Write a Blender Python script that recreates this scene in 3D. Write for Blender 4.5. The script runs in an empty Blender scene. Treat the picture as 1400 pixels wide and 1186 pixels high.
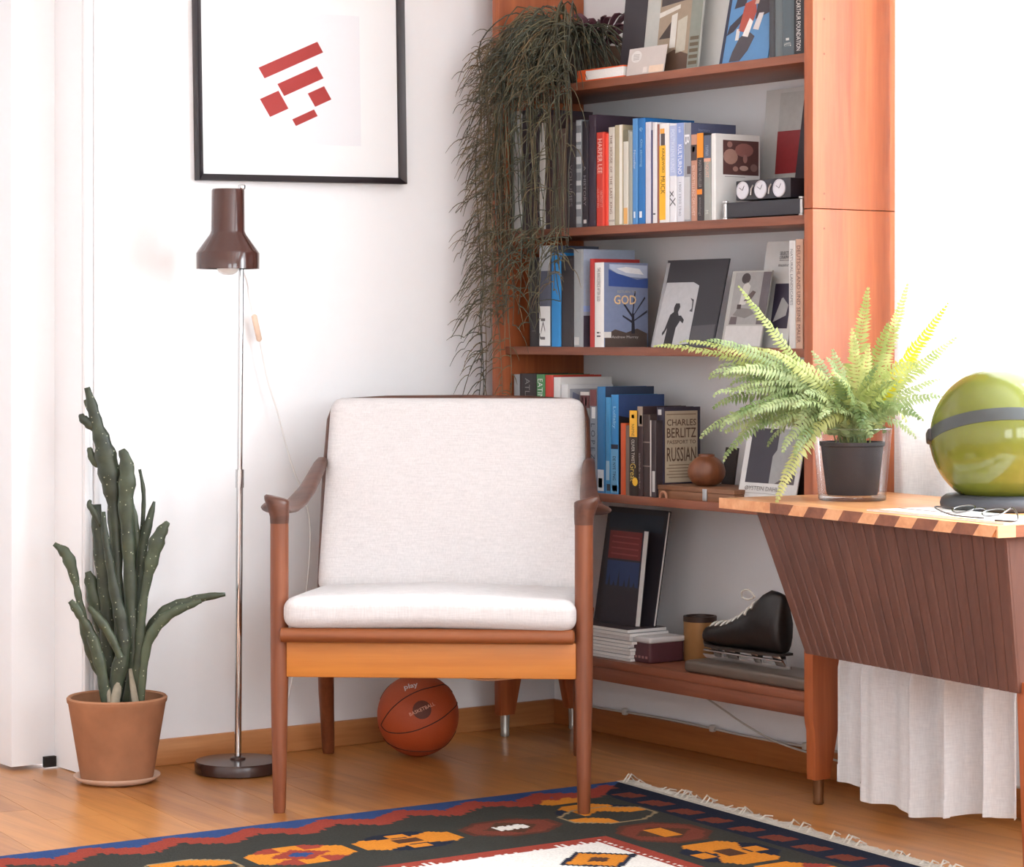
import bpy, bmesh, math, random
from mathutils import Vector as V, Matrix

# ------------------------------------------------------------------ camera, world, light, exposure
F_PX, HORIZON, CAM_H, YAW = 3529.0, 456.0, 1.08, math.radians(35.85)
FW = V((math.sin(YAW), math.cos(YAW), 0)); RT = V((math.cos(YAW), -math.sin(YAW), 0)); UP = V((0, 0, 1))
CAM = V((-4.294, -5.742, CAM_H))
scene = bpy.context.scene
col = scene.collection
cam_data = bpy.data.cameras.new('camera')
cam_data.sensor_width = 36.0
cam_data.lens = F_PX / 1400.0 * 36.0
cam_data.shift_y = -(593.0 - HORIZON) / 1400.0
cam_data.clip_start = 0.05
cam = bpy.data.objects.new('camera', cam_data)
cam.location = CAM
cam.rotation_euler = (math.pi / 2, 0, -YAW)
col.objects.link(cam)
scene.camera = cam

world = bpy.data.worlds.new('overcast_sky')
scene.world = world
world.use_nodes = True
world.node_tree.nodes['Background'].inputs[0].default_value = (0.93, 0.96, 1.0, 1)
world.node_tree.nodes['Background'].inputs[1].default_value = 3.0

def area_light(name, loc, rot, sx, sy, power, color):
    d = bpy.data.lights.new(name, 'AREA')
    d.shape = 'RECTANGLE'; d.size = sx; d.size_y = sy; d.energy = power; d.color = color
    o = bpy.data.objects.new(name, d)
    o.location = loc; o.rotation_euler = rot
    col.objects.link(o)
    return o
# daylight through the window in the right wall and through the two windows behind the photographer
area_light('daylight_right_window', (0.32, -2.95, 1.62), (0, math.radians(90), 0), 1.6, 2.9, 200, (0.865, 0.932, 1.0))
area_light('daylight_rear_window', (-1.7, -7.08, 1.6), (math.radians(90), 0, 0), 1.5, 1.6, 26, (0.865, 0.932, 1.0))
area_light('daylight_rear_window_b', (-4.0, -7.08, 1.6), (math.radians(90), 0, 0), 1.5, 1.6, 26, (0.865, 0.932, 1.0))

vs = scene.view_settings
vs.view_transform = 'Standard'
vs.look = 'None'
vs.gamma = 1.0
vs.use_curve_mapping = False
vs.exposure = 0.74

# ------------------------------------------------------------------ photograph geometry -> places in the room
def ray(u, v): return FW + RT * ((u - 700.0) / F_PX) - UP * ((v - HORIZON) / F_PX)
def on_axis(ax, u, v, c):
    d = ray(u, v); return CAM + d * ((c - CAM[ax]) / d[ax])
def on_x(u, v, x): return on_axis(0, u, v, x)
def on_y(u, v, y): return on_axis(1, u, v, y)
def on_z(u, v, z): return on_axis(2, u, v, z)
def at_depth(u, v, dep): return CAM + ray(u, v) * dep
def on_plane(u, v, p, n):
    d = ray(u, v); return CAM + d * ((p - CAM).dot(n) / d.dot(n))

# ------------------------------------------------------------------ materials
def lin(c):
    r = []
    for x in c:
        x /= 255.0
        r.append(x / 12.92 if x <= 0.04045 else ((x + 0.055) / 1.055) ** 2.4)
    return (r[0], r[1], r[2], 1.0)
MATS = {}
def base_mat(name):
    m = bpy.data.materials.new(name); m.use_nodes = True
    nt = m.node_tree
    return m, nt, nt.nodes['Principled BSDF']
def plain(c, rough=0.55, metal=0.0, noise=0.06, nscale=60.0, bump=0.0, spec=None, trans=0.0):
    key = ('plain', tuple(c), rough, metal, noise, nscale, bump, spec, trans)
    if key in MATS: return MATS[key]
    m, nt, b = base_mat('plain_%d_%d_%d' % tuple(c))
    b.inputs['Roughness'].default_value = rough; b.inputs['Metallic'].default_value = metal
    if spec is not None: b.inputs['Specular IOR Level'].default_value = spec
    L = lin(c)
    if noise > 0:
        tc = nt.nodes.new('ShaderNodeTexCoord'); n = nt.nodes.new('ShaderNodeTexNoise')
        n.inputs['Scale'].default_value = nscale; n.inputs['Detail'].default_value = 3
        mx = nt.nodes.new('ShaderNodeMix'); mx.data_type = 'RGBA'
        mx.inputs[6].default_value = tuple(x * (1 - noise) for x in L[:3]) + (1,)
        mx.inputs[7].default_value = tuple(min(1, x * (1 + noise)) for x in L[:3]) + (1,)
        nt.links.new(tc.outputs['Object'], n.inputs['Vector'])
        nt.links.new(n.outputs['Fac'], mx.inputs[0])
        nt.links.new(mx.outputs[2], b.inputs['Base Color'])
        if bump > 0:
            bp = nt.nodes.new('ShaderNodeBump'); bp.inputs['Strength'].default_value = bump; bp.inputs['Distance'].default_value = 0.002
            nt.links.new(n.outputs['Fac'], bp.inputs['Height']); nt.links.new(bp.outputs[0], b.inputs['Normal'])
    else:
        b.inputs['Base Color'].default_value = L
    if trans > 0:
        tr = nt.nodes.new('ShaderNodeBsdfTranslucent'); mx2 = nt.nodes.new('ShaderNodeMixShader')
        mx2.inputs[0].default_value = trans
        if noise > 0: nt.links.new(mx.outputs[2], tr.inputs[0])
        else: tr.inputs[0].default_value = L
        out = nt.nodes['Material Output']
        nt.links.new(b.outputs[0], mx2.inputs[1]); nt.links.new(tr.outputs[0], mx2.inputs[2]); nt.links.new(mx2.outputs[0], out.inputs[0])
    MATS[key] = m
    return m
def wood(c1, c2, axis=2, rough=0.42, scale=1.0, rz=0.0, vary=0.0, spec=0.5):
    key = ('wood', tuple(c1), tuple(c2), axis, rough, scale, rz, vary, spec)
    if key in MATS: return MATS[key]
    m, nt, b = base_mat('wood_%d_%d_%d' % tuple(c1))
    b.inputs['Roughness'].default_value = rough
    b.inputs['Specular IOR Level'].default_value = spec
    tc = nt.nodes.new('ShaderNodeTexCoord'); mp = nt.nodes.new('ShaderNodeMapping')
    sc = [26.0 * scale] * 3; sc[axis] = 1.6 * scale
    mp.inputs['Scale'].default_value = sc
    mr = nt.nodes.new('ShaderNodeMapping'); mr.inputs['Rotation'].default_value = (0, 0, rz)
    nt.links.new(tc.outputs['Object'], mr.inputs['Vector'])
    nt.links.new(mr.outputs[0], mp.inputs['Vector'])
    n = nt.nodes.new('ShaderNodeTexNoise'); n.inputs['Scale'].default_value = 1.0; n.inputs['Detail'].default_value = 5; n.inputs['Distortion'].default_value = 0.6
    nt.links.new(mp.outputs[0], n.inputs['Vector'])
    n2 = nt.nodes.new('ShaderNodeTexNoise'); n2.inputs['Scale'].default_value = 6.0; n2.inputs['Detail'].default_value = 2
    nt.links.new(mp.outputs[0], n2.inputs['Vector'])
    add = nt.nodes.new('ShaderNodeMath'); add.operation = 'MULTIPLY_ADD'; add.inputs[1].default_value = 0.35
    nt.links.new(n2.outputs['Fac'], add.inputs[0]); nt.links.new(n.outputs['Fac'], add.inputs[2])
    last = add
    if vary > 0:
        oi = nt.nodes.new('ShaderNodeObjectInfo')
        a2 = nt.nodes.new('ShaderNodeMath'); a2.operation = 'MULTIPLY_ADD'; a2.inputs[1].default_value = vary
        nt.links.new(oi.outputs['Random'], a2.inputs[0]); nt.links.new(add.outputs[0], a2.inputs[2]); last = a2
    rp = nt.nodes.new('ShaderNodeValToRGB')
    rp.color_ramp.elements[0].position = 0.42; rp.color_ramp.elements[0].color = lin(c1)
    rp.color_ramp.elements[1].position = 0.95 + vary; rp.color_ramp.elements[1].color = lin(c2)
    nt.links.new(last.outputs[0], rp.inputs[0]); nt.links.new(rp.outputs[0], b.inputs['Base Color'])
    bp = nt.nodes.new('ShaderNodeBump'); bp.inputs['Strength'].default_value = 0.08; bp.inputs['Distance'].default_value = 0.001
    nt.links.new(n2.outputs['Fac'], bp.inputs['Height']); nt.links.new(bp.outputs[0], b.inputs['Normal'])
    MATS[key] = m
    return m
def fabric(c, trans=0.0, scale=900.0):
    key = ('fabric', tuple(c), trans, scale)
    if key in MATS: return MATS[key]
    m, nt, b = base_mat('fabric_%d_%d_%d' % tuple(c))
    b.inputs['Roughness'].default_value = 0.95; b.inputs['Specular IOR Level'].default_value = 0.1
    tc = nt.nodes.new('ShaderNodeTexCoord')
    hs = []
    for i in range(2):
        mp = nt.nodes.new('ShaderNodeMapping'); s = [scale * 0.1] * 3
        if i == 0: s[2] = scale
        else: s[0] = s[1] = scale
        mp.inputs['Scale'].default_value = s
        n = nt.nodes.new('ShaderNodeTexNoise'); n.inputs['Scale'].default_value = 0.6; n.inputs['Detail'].default_value = 2
        nt.links.new(tc.outputs['Object'], mp.inputs['Vector']); nt.links.new(mp.outputs[0], n.inputs['Vector']); hs.append(n)
    ad = nt.nodes.new('ShaderNodeMath'); ad.operation = 'ADD'
    nt.links.new(hs[0].outputs['Fac'], ad.inputs[0]); nt.links.new(hs[1].outputs['Fac'], ad.inputs[1])
    rp = nt.nodes.new('ShaderNodeValToRGB'); L = lin(c)
    rp.color_ramp.elements[0].position = 0.25; rp.color_ramp.elements[0].color = tuple(x * 0.84 for x in L[:3]) + (1,)
    rp.color_ramp.elements[1].position = 0.75; rp.color_ramp.elements[1].color = tuple(min(1, x * 1.08) for x in L[:3]) + (1,)
    hf = nt.nodes.new('ShaderNodeMath'); hf.operation = 'MULTIPLY'; hf.inputs[1].default_value = 0.5
    nt.links.new(ad.outputs[0], hf.inputs[0]); nt.links.new(hf.outputs[0], rp.inputs[0])
    nt.links.new(rp.outputs[0], b.inputs['Base Color'])
    bp = nt.nodes.new('ShaderNodeBump'); bp.inputs['Strength'].default_value = 0.25; bp.inputs['Distance'].default_value = 0.001
    nt.links.new(ad.outputs[0], bp.inputs['Height']); nt.links.new(bp.outputs[0], b.inputs['Normal'])
    if trans > 0:
        tr = nt.nodes.new('ShaderNodeBsdfTranslucent'); mx2 = nt.nodes.new('ShaderNodeMixShader'); mx2.inputs[0].default_value = trans
        nt.links.new(rp.outputs[0], tr.inputs[0])
        nt.links.new(b.outputs[0], mx2.inputs[1]); nt.links.new(tr.outputs[0], mx2.inputs[2]); nt.links.new(mx2.outputs[0], nt.nodes['Material Output'].inputs[0])
    MATS[key] = m
    return m
def glass_mat(name, tint=(0.95, 0.97, 0.97), gloss=0.12):
    m = bpy.data.materials.new(name); m.use_nodes = True; nt = m.node_tree
    nt.nodes.remove(nt.nodes['Principled BSDF'])
    t = nt.nodes.new('ShaderNodeBsdfTransparent'); t.inputs[0].default_value = tint + (1,)
    g = nt.nodes.new('ShaderNodeBsdfGlossy'); g.inputs['Roughness'].default_value = 0.03
    lw = nt.nodes.new('ShaderNodeLayerWeight'); lw.inputs[0].default_value = gloss
    mx = nt.nodes.new('ShaderNodeMixShader')
    ml = nt.nodes.new('ShaderNodeMath'); ml.operation = 'MULTIPLY'; ml.inputs[1].default_value = 0.4; nt.links.new(lw.outputs['Fresnel'], ml.inputs[0]); nt.links.new(ml.outputs[0], mx.inputs[0]); nt.links.new(t.outputs[0], mx.inputs[1]); nt.links.new(g.outputs[0], mx.inputs[2])
    nt.links.new(mx.outputs[0], nt.nodes['Material Output'].inputs[0])
    return m
def leaf_mat(c1, c2, trans=0.35, name='leaf'):
    key = ('leaf', tuple(c1), tuple(c2), trans)
    if key in MATS: return MATS[key]
    m, nt, b = base_mat(name)
    tc = nt.nodes.new('ShaderNodeTexCoord'); n = nt.nodes.new('ShaderNodeTexNoise'); n.inputs['Scale'].default_value = 22; n.inputs['Detail'].default_value = 3
    nt.links.new(tc.outputs['Object'], n.inputs['Vector'])
    oi = nt.nodes.new('ShaderNodeObjectInfo')
    a = nt.nodes.new('ShaderNodeMath'); a.operation = 'MULTIPLY_ADD'; a.inputs[1].default_value = 0.35
    nt.links.new(oi.outputs['Random'], a.inputs[0]); nt.links.new(n.outputs['Fac'], a.inputs[2])
    rp = nt.nodes.new('ShaderNodeValToRGB')
    rp.color_ramp.elements[0].position = 0.4; rp.color_ramp.elements[0].color = lin(c1)
    rp.color_ramp.elements[1].position = 0.95; rp.color_ramp.elements[1].color = lin(c2)
    nt.links.new(a.outputs[0], rp.inputs[0]); nt.links.new(rp.outputs[0], b.inputs['Base Color'])
    b.inputs['Roughness'].default_value = 0.45
    if trans > 0:
        tr = nt.nodes.new('ShaderNodeBsdfTranslucent'); mx2 = nt.nodes.new('ShaderNodeMixShader'); mx2.inputs[0].default_value = trans
        nt.links.new(rp.outputs[0], tr.inputs[0])
        nt.links.new(b.outputs[0], mx2.inputs[1]); nt.links.new(tr.outputs[0], mx2.inputs[2]); nt.links.new(mx2.outputs[0], nt.nodes['Material Output'].inputs[0])
    MATS[key] = m
    return m

# ------------------------------------------------------------------ object helpers
ORG = {}
def tag(o, label=None, cat=None, group=None, kind=None):
    if label: o['label'] = label
    if cat: o['category'] = cat
    if group: o['group'] = group
    if kind: o['kind'] = kind
    return o
def thing(name, loc, label, cat, group=None):
    o = bpy.data.objects.new(name, None)
    o.empty_display_size = 0.05
    o.location = loc
    col.objects.link(o)
    ORG[o] = V(loc)
    return tag(o, label, cat, group)
def place(name, me, parent=None, org=None):
    o = bpy.data.objects.new(name, me)
    col.objects.link(o)
    if parent is not None:
        o.parent = parent; ORG[o] = ORG[parent]
    else:
        o.location = org if org is not None else (0, 0, 0)
        ORG[o] = V(o.location)
    return o
class MB:
    def __init__(s): s.v = []; s.f = []
    def add(s, vs_, fs):
        n = len(s.v); s.v += [V(p) for p in vs_]; s.f += [tuple(i + n for i in f) for f in fs]; return s
    def box(s, lo, hi, T=None):
        x0, y0, z0 = lo; x1, y1, z1 = hi
        p = [(x0, y0, z0), (x1, y0, z0), (x1, y1, z0), (x0, y1, z0), (x0, y0, z1), (x1, y0, z1), (x1, y1, z1), (x0, y1, z1)]
        if T: p = [T(*q) for q in p]
        return s.add(p, [(0, 3, 2, 1), (4, 5, 6, 7), (0, 1, 5, 4), (1, 2, 6, 5), (2, 3, 7, 6), (3, 0, 4, 7)])
    def prism(s, poly, d):
        n = len(poly); d = V(d); a = [V(p) for p in poly]
        return s.add(a + [p + d for p in a], [tuple(reversed(range(n))), tuple(range(n, 2 * n))] + [(i, (i + 1) % n, n + (i + 1) % n, n + i) for i in range(n)])
    def tube(s, pts, rad, n=8, flat=1.0, updir=None, cap=True):
        pts = [V(p) for p in pts]; m = len(pts)
        if not hasattr(rad, '__len__'): rad = [rad] * m
        rings = []; prev = None
        for i in range(m):
            t = (pts[min(i + 1, m - 1)] - pts[max(i - 1, 0)])
            t = t.normalized() if t.length > 1e-9 else V((0, 0, 1))
            if updir is not None: a = V(updir)
            elif prev is None: a = V((0, 0, 1)) if abs(t.z) < 0.9 else V((1, 0, 0))
            else: a = prev
            a = a - t * a.dot(t)
            a = a.normalized() if a.length > 1e-6 else t.orthogonal().normalized()
            prev = a; b = t.cross(a)
            r = rad[i]
            ra, rb = (r if hasattr(r, '__len__') else (r, r * flat))
            rings.append([pts[i] + a * (ra * math.cos(2 * math.pi * k / n)) + b * (rb * math.sin(2 * math.pi * k / n)) for k in range(n)])
        return s.loft(rings, cap)
    def loft(s, rings, cap=True, closed=True):
        n = len(rings[0]); m = len(rings)
        vs_ = [p for r in rings for p in r]; fs = []
        for i in range(m - 1):
            for k in range(n if closed else n - 1):
                k2 = (k + 1) % n
                fs.append((i * n + k, i * n + k2, (i + 1) * n + k2, (i + 1) * n + k))
        if cap and closed: fs += [tuple(reversed(range(n))), tuple((m - 1) * n + k for k in range(n))]
        return s.add(vs_, fs)
    def lathe(s, prof, c, n=32, ax=None):
        c = V(c); rings = []
        e1, e2, e3 = ax if ax else (V((1, 0, 0)), V((0, 1, 0)), V((0, 0, 1)))
        for r, z in prof:
            rings.append([c + e1 * (r * math.cos(2 * math.pi * k / n)) + e2 * (r * math.sin(2 * math.pi * k / n)) + e3 * z for k in range(n)])
        return s.loft(rings, cap=True)
    def rbox(s, lo, hi, r, T=None, n=12, puff=0.0):
        lo = V(lo); hi = V(hi); c = (lo + hi) / 2; h = (hi - lo) / 2
        def ax(i, t):
            k = n // 3
            return t
        ts = []
        for i in range(n + 1):
            ts.append(-math.cos(math.pi * i / n))
        idx = {}; vs_ = []; fs = []
        def vert(p):
            key = tuple(round(x, 6) for x in p)
            if key in idx: return idx[key]
            q = V((p[0] * h.x, p[1] * h.y, p[2] * h.z))
            inner = V((max(-h.x + r, min(h.x - r, q.x)), max(-h.y + r, min(h.y - r, q.y)), max(-h.z + r, min(h.z - r, q.z))))
            d = q - inner
            if d.length > 1e-9: q = inner + d.normalized() * r
            if puff:
                if abs(p[2]) > 0.999:
                    q.z += (1 if p[2] > 0 else -1) * puff * (1 - p[0] ** 2) * (1 - p[1] ** 2)
            q = q + c
            if T: q = V(T(*q))
            vs_.append(q); idx[key] = len(vs_) - 1
            return idx[key]
        for a in range(3):
            b, d_ = (a + 1) % 3, (a + 2) % 3
            for sg in (-1, 1):
                for i in range(n):
                    for j in range(n):
                        quad = []
                        for (ii, jj) in ((i, j), (i + 1, j), (i + 1, j + 1), (i, j + 1)):
                            p = [0, 0, 0]; p[a] = sg; p[b] = ts[ii]; p[d_] = ts[jj]; quad.append(vert(p))
                        if sg < 0: quad.reverse()
                        if len(set(quad)) >= 3: fs.append(tuple(dict.fromkeys(quad)))
        return s.add(vs_, fs)
    def build(s, name, mat, parent=None, smooth=None, bevel=0.0, seg=2, org=None):
        o_ = ORG[parent] if parent is not None else (V(org) if org is not None else V((0, 0, 0)))
        me = bpy.data.meshes.new(name)
        me.from_pydata([tuple(p - o_) for p in s.v], [], s.f)
        if bevel > 0 or smooth is not None:
            bm = bmesh.new(); bm.from_mesh(me)
            bmesh.ops.recalc_face_normals(bm, faces=bm.faces)
            if bevel > 0:
                ed = [e for e in bm.edges if len(e.link_faces) == 2 and e.calc_face_angle(0) > 0.5]
                bmesh.ops.bevel(bm, geom=ed, offset=bevel, segments=seg, affect='EDGES', profile=0.5, clamp_overlap=True)
            bm.to_mesh(me); bm.free()
            me.polygons.foreach_set('use_smooth', [True] * len(me.polygons))
            me.set_sharp_from_angle(angle=smooth if smooth else 0.7)
        me.materials.append(mat)
        return place(name, me, parent, o_ if parent is None else None)
def bez(p, n):
    p = [V(q) for q in p]; out = []
    for i in range(n + 1):
        t = i / n; q = list(p)
        while len(q) > 1: q = [q[k].lerp(q[k + 1], t) for k in range(len(q) - 1)]
        out.append(q[0])
    return out
def smooth_path(pts, n):
    pts = [V(p) for p in pts]
    P = [pts[0] * 2 - pts[1]] + pts + [pts[-1] * 2 - pts[-2]]
    out = []
    for i in range(1, len(P) - 2):
        for k in range(n):
            t = k / n
            a, b, c, d = P[i - 1], P[i], P[i + 1], P[i + 2]
            out.append(0.5 * ((2 * b) + (c - a) * t + (2 * a - 5 * b + 4 * c - d) * t * t + (3 * b - a - 3 * c + d) * t ** 3))
    out.append(pts[-1])
    return out
TEXTS = []
def text(parent, body, mid, xd, yd, w, h, color, name='lettering', lift=0.0008, warp=None, bold=0.0, fit=True):
    TEXTS.append((parent, body, V(mid), V(xd).normalized(), V(yd).normalized(), w, h, color, name, lift, warp, bold, fit))
def flush_texts():
    tmp = []
    for t in TEXTS:
        cu = bpy.data.curves.new('txt', 'FONT'); cu.body = t[1]; cu.align_x = 'CENTER'; cu.offset = t[11]; cu.resolution_u = 2
        cu.fill_mode = 'FRONT' if hasattr(cu, 'fill_mode') else cu.fill_mode
        o = bpy.data.objects.new('txt', cu); col.objects.link(o); tmp.append(o)
    dg = bpy.context.evaluated_depsgraph_get()
    for o, (parent, body, mid, xd, yd, w, h, color, name, lift, warp, bold, fit) in zip(tmp, TEXTS):
        me = bpy.data.meshes.new_from_object(o.evaluated_get(dg))
        if len(me.vertices) == 0: continue
        xs = [v.co.x for v in me.vertices]; ys = [v.co.y for v in me.vertices]
        cx, cy = (min(xs) + max(xs)) / 2, (min(ys) + max(ys)) / 2
        sx = w / max(1e-6, max(xs) - min(xs)); sy = h / max(1e-6, max(ys) - min(ys))
        n = xd.cross(yd)
        for v in me.vertices:
            a, b = (v.co.x - cx) * sx, (v.co.y - cy) * sy
            q = warp(a, b) if warp else mid + xd * a + yd * b + n * lift
            v.co = q - ORG[parent]
        me.materials.clear(); me.materials.append(plain(color, 0.6, noise=0))
        place(name, me, parent)
    for o in tmp:
        cu = o.data; bpy.data.objects.remove(o); bpy.data.curves.remove(cu)

# ------------------------------------------------------------------ the room
ROOM_X, ROOM_Y, ROOM_Z = -5.4, -7.0, 2.65
M_WALL = plain((246, 246, 247), 0.9, noise=0.012, nscale=30, bump=0.03, spec=0.2)
M_TRIM = plain((240, 240, 241), 0.5, noise=0.01, spec=0.3)
M_CEIL = plain((244, 244, 243), 0.95, noise=0.01, spec=0.1)
M_FLOOR = wood((146, 88, 40), (198, 134, 72), axis=1, rough=0.30, scale=0.9, vary=0.28)
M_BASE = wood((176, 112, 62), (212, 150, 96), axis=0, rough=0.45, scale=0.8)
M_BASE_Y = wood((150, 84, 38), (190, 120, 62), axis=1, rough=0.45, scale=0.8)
def structure(mb, name, mat, label=None, **k):
    o = mb.build(name, mat, **k); o['kind'] = 'structure'
    if label: o['label'] = label
    return o

floor = structure(MB().box((ROOM_X - 0.15, ROOM_Y - 0.15, -0.1), (0.15, 0.6, -0.0025)), 'floor', M_FLOOR, 'honey brown wooden plank floor')
# planks: clipped to the room, laid a little askew to the right wall
def clip(poly, nx, ny, c):
    out = []
    for i in range(len(poly)):
        a, b = poly[i], poly[(i + 1) % len(poly)]
        da, db = a[0] * nx + a[1] * ny - c, b[0] * nx + b[1] * ny - c
        if da <= 0: out.append(a)
        if (da < 0 < db) or (db < 0 < da):
            t = da / (da - db); out.append((a[0] + (b[0] - a[0]) * t, a[1] + (b[1] - a[1]) * t))
    return out
random.seed(11)
pd = V((0.1402, 0.990)); pq = V((0.990, -0.1402)); PW = 0.13
for i in range(-23, 4):
    off = i * PW; t = -3.6 + random.uniform(0, 1.0)
    t = -3.9 - random.uniform(0, 0.9)
    while t < 0.5:
        ln = random.uniform(1.1, 1.9); a0, a1, b0, b1 = off + 0.0004, off + PW - 0.0004, t + 0.0005, t + ln - 0.0005
        poly = [tuple(pq * a + pd * b) for a, b in ((a0, b0), (a1, b0), (a1, b1), (a0, b1))]
        for nx, ny, c in ((1, 0, -0.001), (0, 1, -0.001), (0, -1, 3.4), (-1, 0, 3.0)):
            if poly: poly = clip(poly, nx, ny, c)
        if len(poly) >= 3:
            MB().prism([(p[0], p[1], -0.0024) for p in poly], (0, 0, 0.0024)).build('plank', M_FLOOR, floor)
        t += ln

DOOR_X0, DOOR_X1, DOOR_Z = -2.42, -1.445, 2.1
wb = MB()
wb.box((DOOR_X1, 0, 0), (0.15, 0.15, ROOM_Z)).box((ROOM_X - 0.15, 0, 0), (DOOR_X0, 0.15, ROOM_Z)).box((DOOR_X0, 0, DOOR_Z), (DOOR_X1, 0.15, ROOM_Z))
structure(wb, 'wall_back', M_WALL, 'white painted wall behind the armchair')
WIN = (-1.5, -4.4, 0.86, 2.38)
wr = MB()
wr.box((0, WIN[0], 0), (0.15, 0, ROOM_Z)).box((0, WIN[1], 0), (0.15, WIN[0], WIN[2])).box((0, WIN[1], WIN[3]), (0.15, WIN[0], ROOM_Z)).box((0, ROOM_Y, 0), (0.15, WIN[1], ROOM_Z))
structure(wr, 'wall_right', M_WALL, 'white painted wall behind the bookcase')
structure(MB().box((ROOM_X - 0.15, ROOM_Y, 0), (ROOM_X, 0, ROOM_Z)), 'wall_left', M_WALL)
wf = MB(); RW = [(-4.8, -3.2), (-2.5, -0.9)]
z0, z1 = 0.85, 2.35
wf.box((ROOM_X - 0.15, ROOM_Y - 0.15, 0), (0.15, ROOM_Y, z0)).box((ROOM_X - 0.15, ROOM_Y - 0.15, z1), (0.15, ROOM_Y, ROOM_Z))
for a, b in ((ROOM_X - 0.15, RW[0][0]), (RW[0][1], RW[1][0]), (RW[1][1], 0.15)): wf.box((a, ROOM_Y - 0.15, z0), (b, ROOM_Y, z1))
structure(wf, 'wall_front', M_WALL)
structure(MB().box((ROOM_X - 0.15, ROOM_Y - 0.15, ROOM_Z), (0.15, 0.6, ROOM_Z + 0.1)), 'ceiling', M_CEIL)
# recessed doorway at the left edge of the picture: stepped white frame and the door leaf behind
dj = MB()
dj.box((-1.562, 0.15, 0), (DOOR_X1 + 0.15, 0.2, DOOR_Z + 0.1)).box((-1.562, 0.2, 0.0), (-1.44, 0.36, DOOR_Z + 0.1))
dj.box((DOOR_X0 - 0.15, 0.15, 0), (DOOR_X0 + 0.11, 0.36, DOOR_Z + 0.1)).box((DOOR_X0 + 0.11, 0.15, DOOR_Z - 0.05), (-1.562, 0.36, DOOR_Z + 0.1))
for p in dj.v:
    if p.z == 0: p.z = 0.008
door_frame = structure(dj, 'trim_1', M_TRIM, 'white stepped door frame set back in the doorway')
MB().box((-1.478, 0.138, 0.0), (-1.447, 0.15, 0.026)).build('door_stop', plain((28, 25, 24), 0.7), door_frame)
ct = MB()
for s_ in (1, -1):
    e = DOOR_X1 if s_ > 0 else DOOR_X0
    for w0, w1, th in ((0.0, 0.014, 0.016), (0.014, 0.026, 0.011), (0.026, 0.040, 0.018)):
        ct.box((min(e + s_ * w0, e + s_ * w1), -th, 0), (max(e + s_ * w0, e + s_ * w1), 0.0, DOOR_Z))
structure(ct, 'trim_2', M_TRIM, 'white moulded door casing beside the cactus', bevel=0.003)
dd = structure(MB().box((DOOR_X0 + 0.11, 0.30, 0.006), (-1.565, 0.34, DOOR_Z - 0.05)), 'door_1', M_TRIM, 'white door leaf in the recess')
MB().tube([(-2.24, 0.30, 1.0), (-2.24, 0.26, 1.0), (-2.14, 0.26, 1.0)], 0.009, 8).build('door_handle', plain((190, 190, 190), 0.25, 1.0), dd, smooth=0.8)
# baseboards
BH = 0.066
structure(MB().box((-1.40, -0.014, 0), (0, 0, BH)), 'baseboard_back', M_BASE, 'wooden baseboard along the back wall', bevel=0.003)
structure(MB().box((-0.014, ROOM_Y, 0), (0, -0.015, BH)), 'baseboard_right', M_BASE_Y, 'wooden baseboard along the right wall', bevel=0.003)
# the window in the right wall, behind the curtain
fr = MB(); y0w, y1w, zb, zt = WIN
for a, b in ((y0w - 0.05, y0w), (y1w, y1w + 0.05), (-2.49, -2.43), (-3.47, -3.41)): fr.box((0.05, a, zb), (0.11, b, zt))
fr.box((0.05, y1w, zb), (0.11, y0w, zb + 0.05)).box((0.05, y1w, zt - 0.05), (0.11, y0w, zt))
win = structure(fr, 'window_1', M_TRIM, 'white framed window behind the curtain')
MB().box((-0.02, y1w, zb - 0.025), (0.15, y0w, zb)).build('window_sill', M_TRIM, win)
M_PANE = glass_mat('window_glass', (0.98, 0.99, 0.99), 0.05)
for a, b in ((-2.43, y0w - 0.05), (-3.41, -2.49), (y1w + 0.05, -3.47)): MB().box((0.078, a, zb + 0.05), (0.082, b, zt - 0.05)).build('pane', M_PANE, win)
for k, (a, b) in enumerate(RW):
    f2 = MB(); m_ = (a + b) / 2
    for p, q in ((a, a + 0.05), (b - 0.05, b), (m_ - 0.04, m_ + 0.04)): f2.box((p, ROOM_Y - 0.1, z0), (q, ROOM_Y - 0.05, z1))
    f2.box((a, ROOM_Y - 0.1, z0), (b, ROOM_Y - 0.05, z0 + 0.05)).box((a, ROOM_Y - 0.1, z1 - 0.05), (b, ROOM_Y - 0.05, z1))
    structure(f2, 'window_%d' % (k + 2), M_TRIM)

# ------------------------------------------------------------------ curtain
C_Y0, C_Y1, C_TOP = -1.385, -2.12, 2.45
def curtain_point(a, z):
    # a: 0 at the bookcase side, 1 at the far side
    low = max(0.0, min(1.0, (0.66 - z) / 0.34)); low = low * low * (3 - 2 * low)
    y0_, y1_ = C_Y0 - 0.03 * low, C_Y1 + 0.185 * low
    y = y0_ + (y1_ - y0_) * a
    basex = -0.062 + low * (-0.175 - 0.08 * math.sin(math.pi * min(1, a * 1.1)))
    amp = (0.020 + 0.010 * low) * (0.65 + 0.35 * math.sin(9.1 * a + 0.8))
    ph = 2 * math.pi * (5.2 * a + 0.30 * math.sin(6.5 * a + 0.6) + 0.05 * z)
    x = basex + amp * math.sin(ph) + 0.006 * low * math.sin(2.3 * ph + 1.0)
    y += 0.006 * math.cos(ph)
    return V((x, y, z))
def curtain_bottom(a): return 0.075 - 0.035 * math.sin(a * 2.6) + 0.006 * math.sin(17 * a)
NA, NZ = 150, 60
cmb = MB(); rows = []
for j in range(NZ + 1):
    t = j / NZ
    rows.append([curtain_point(i / NA, curtain_bottom(i / NA) + (C_TOP - curtain_bottom(i / NA)) * t ** 1.25) for i in range(NA + 1)])
cmb.loft(rows, cap=False, closed=False)
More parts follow.
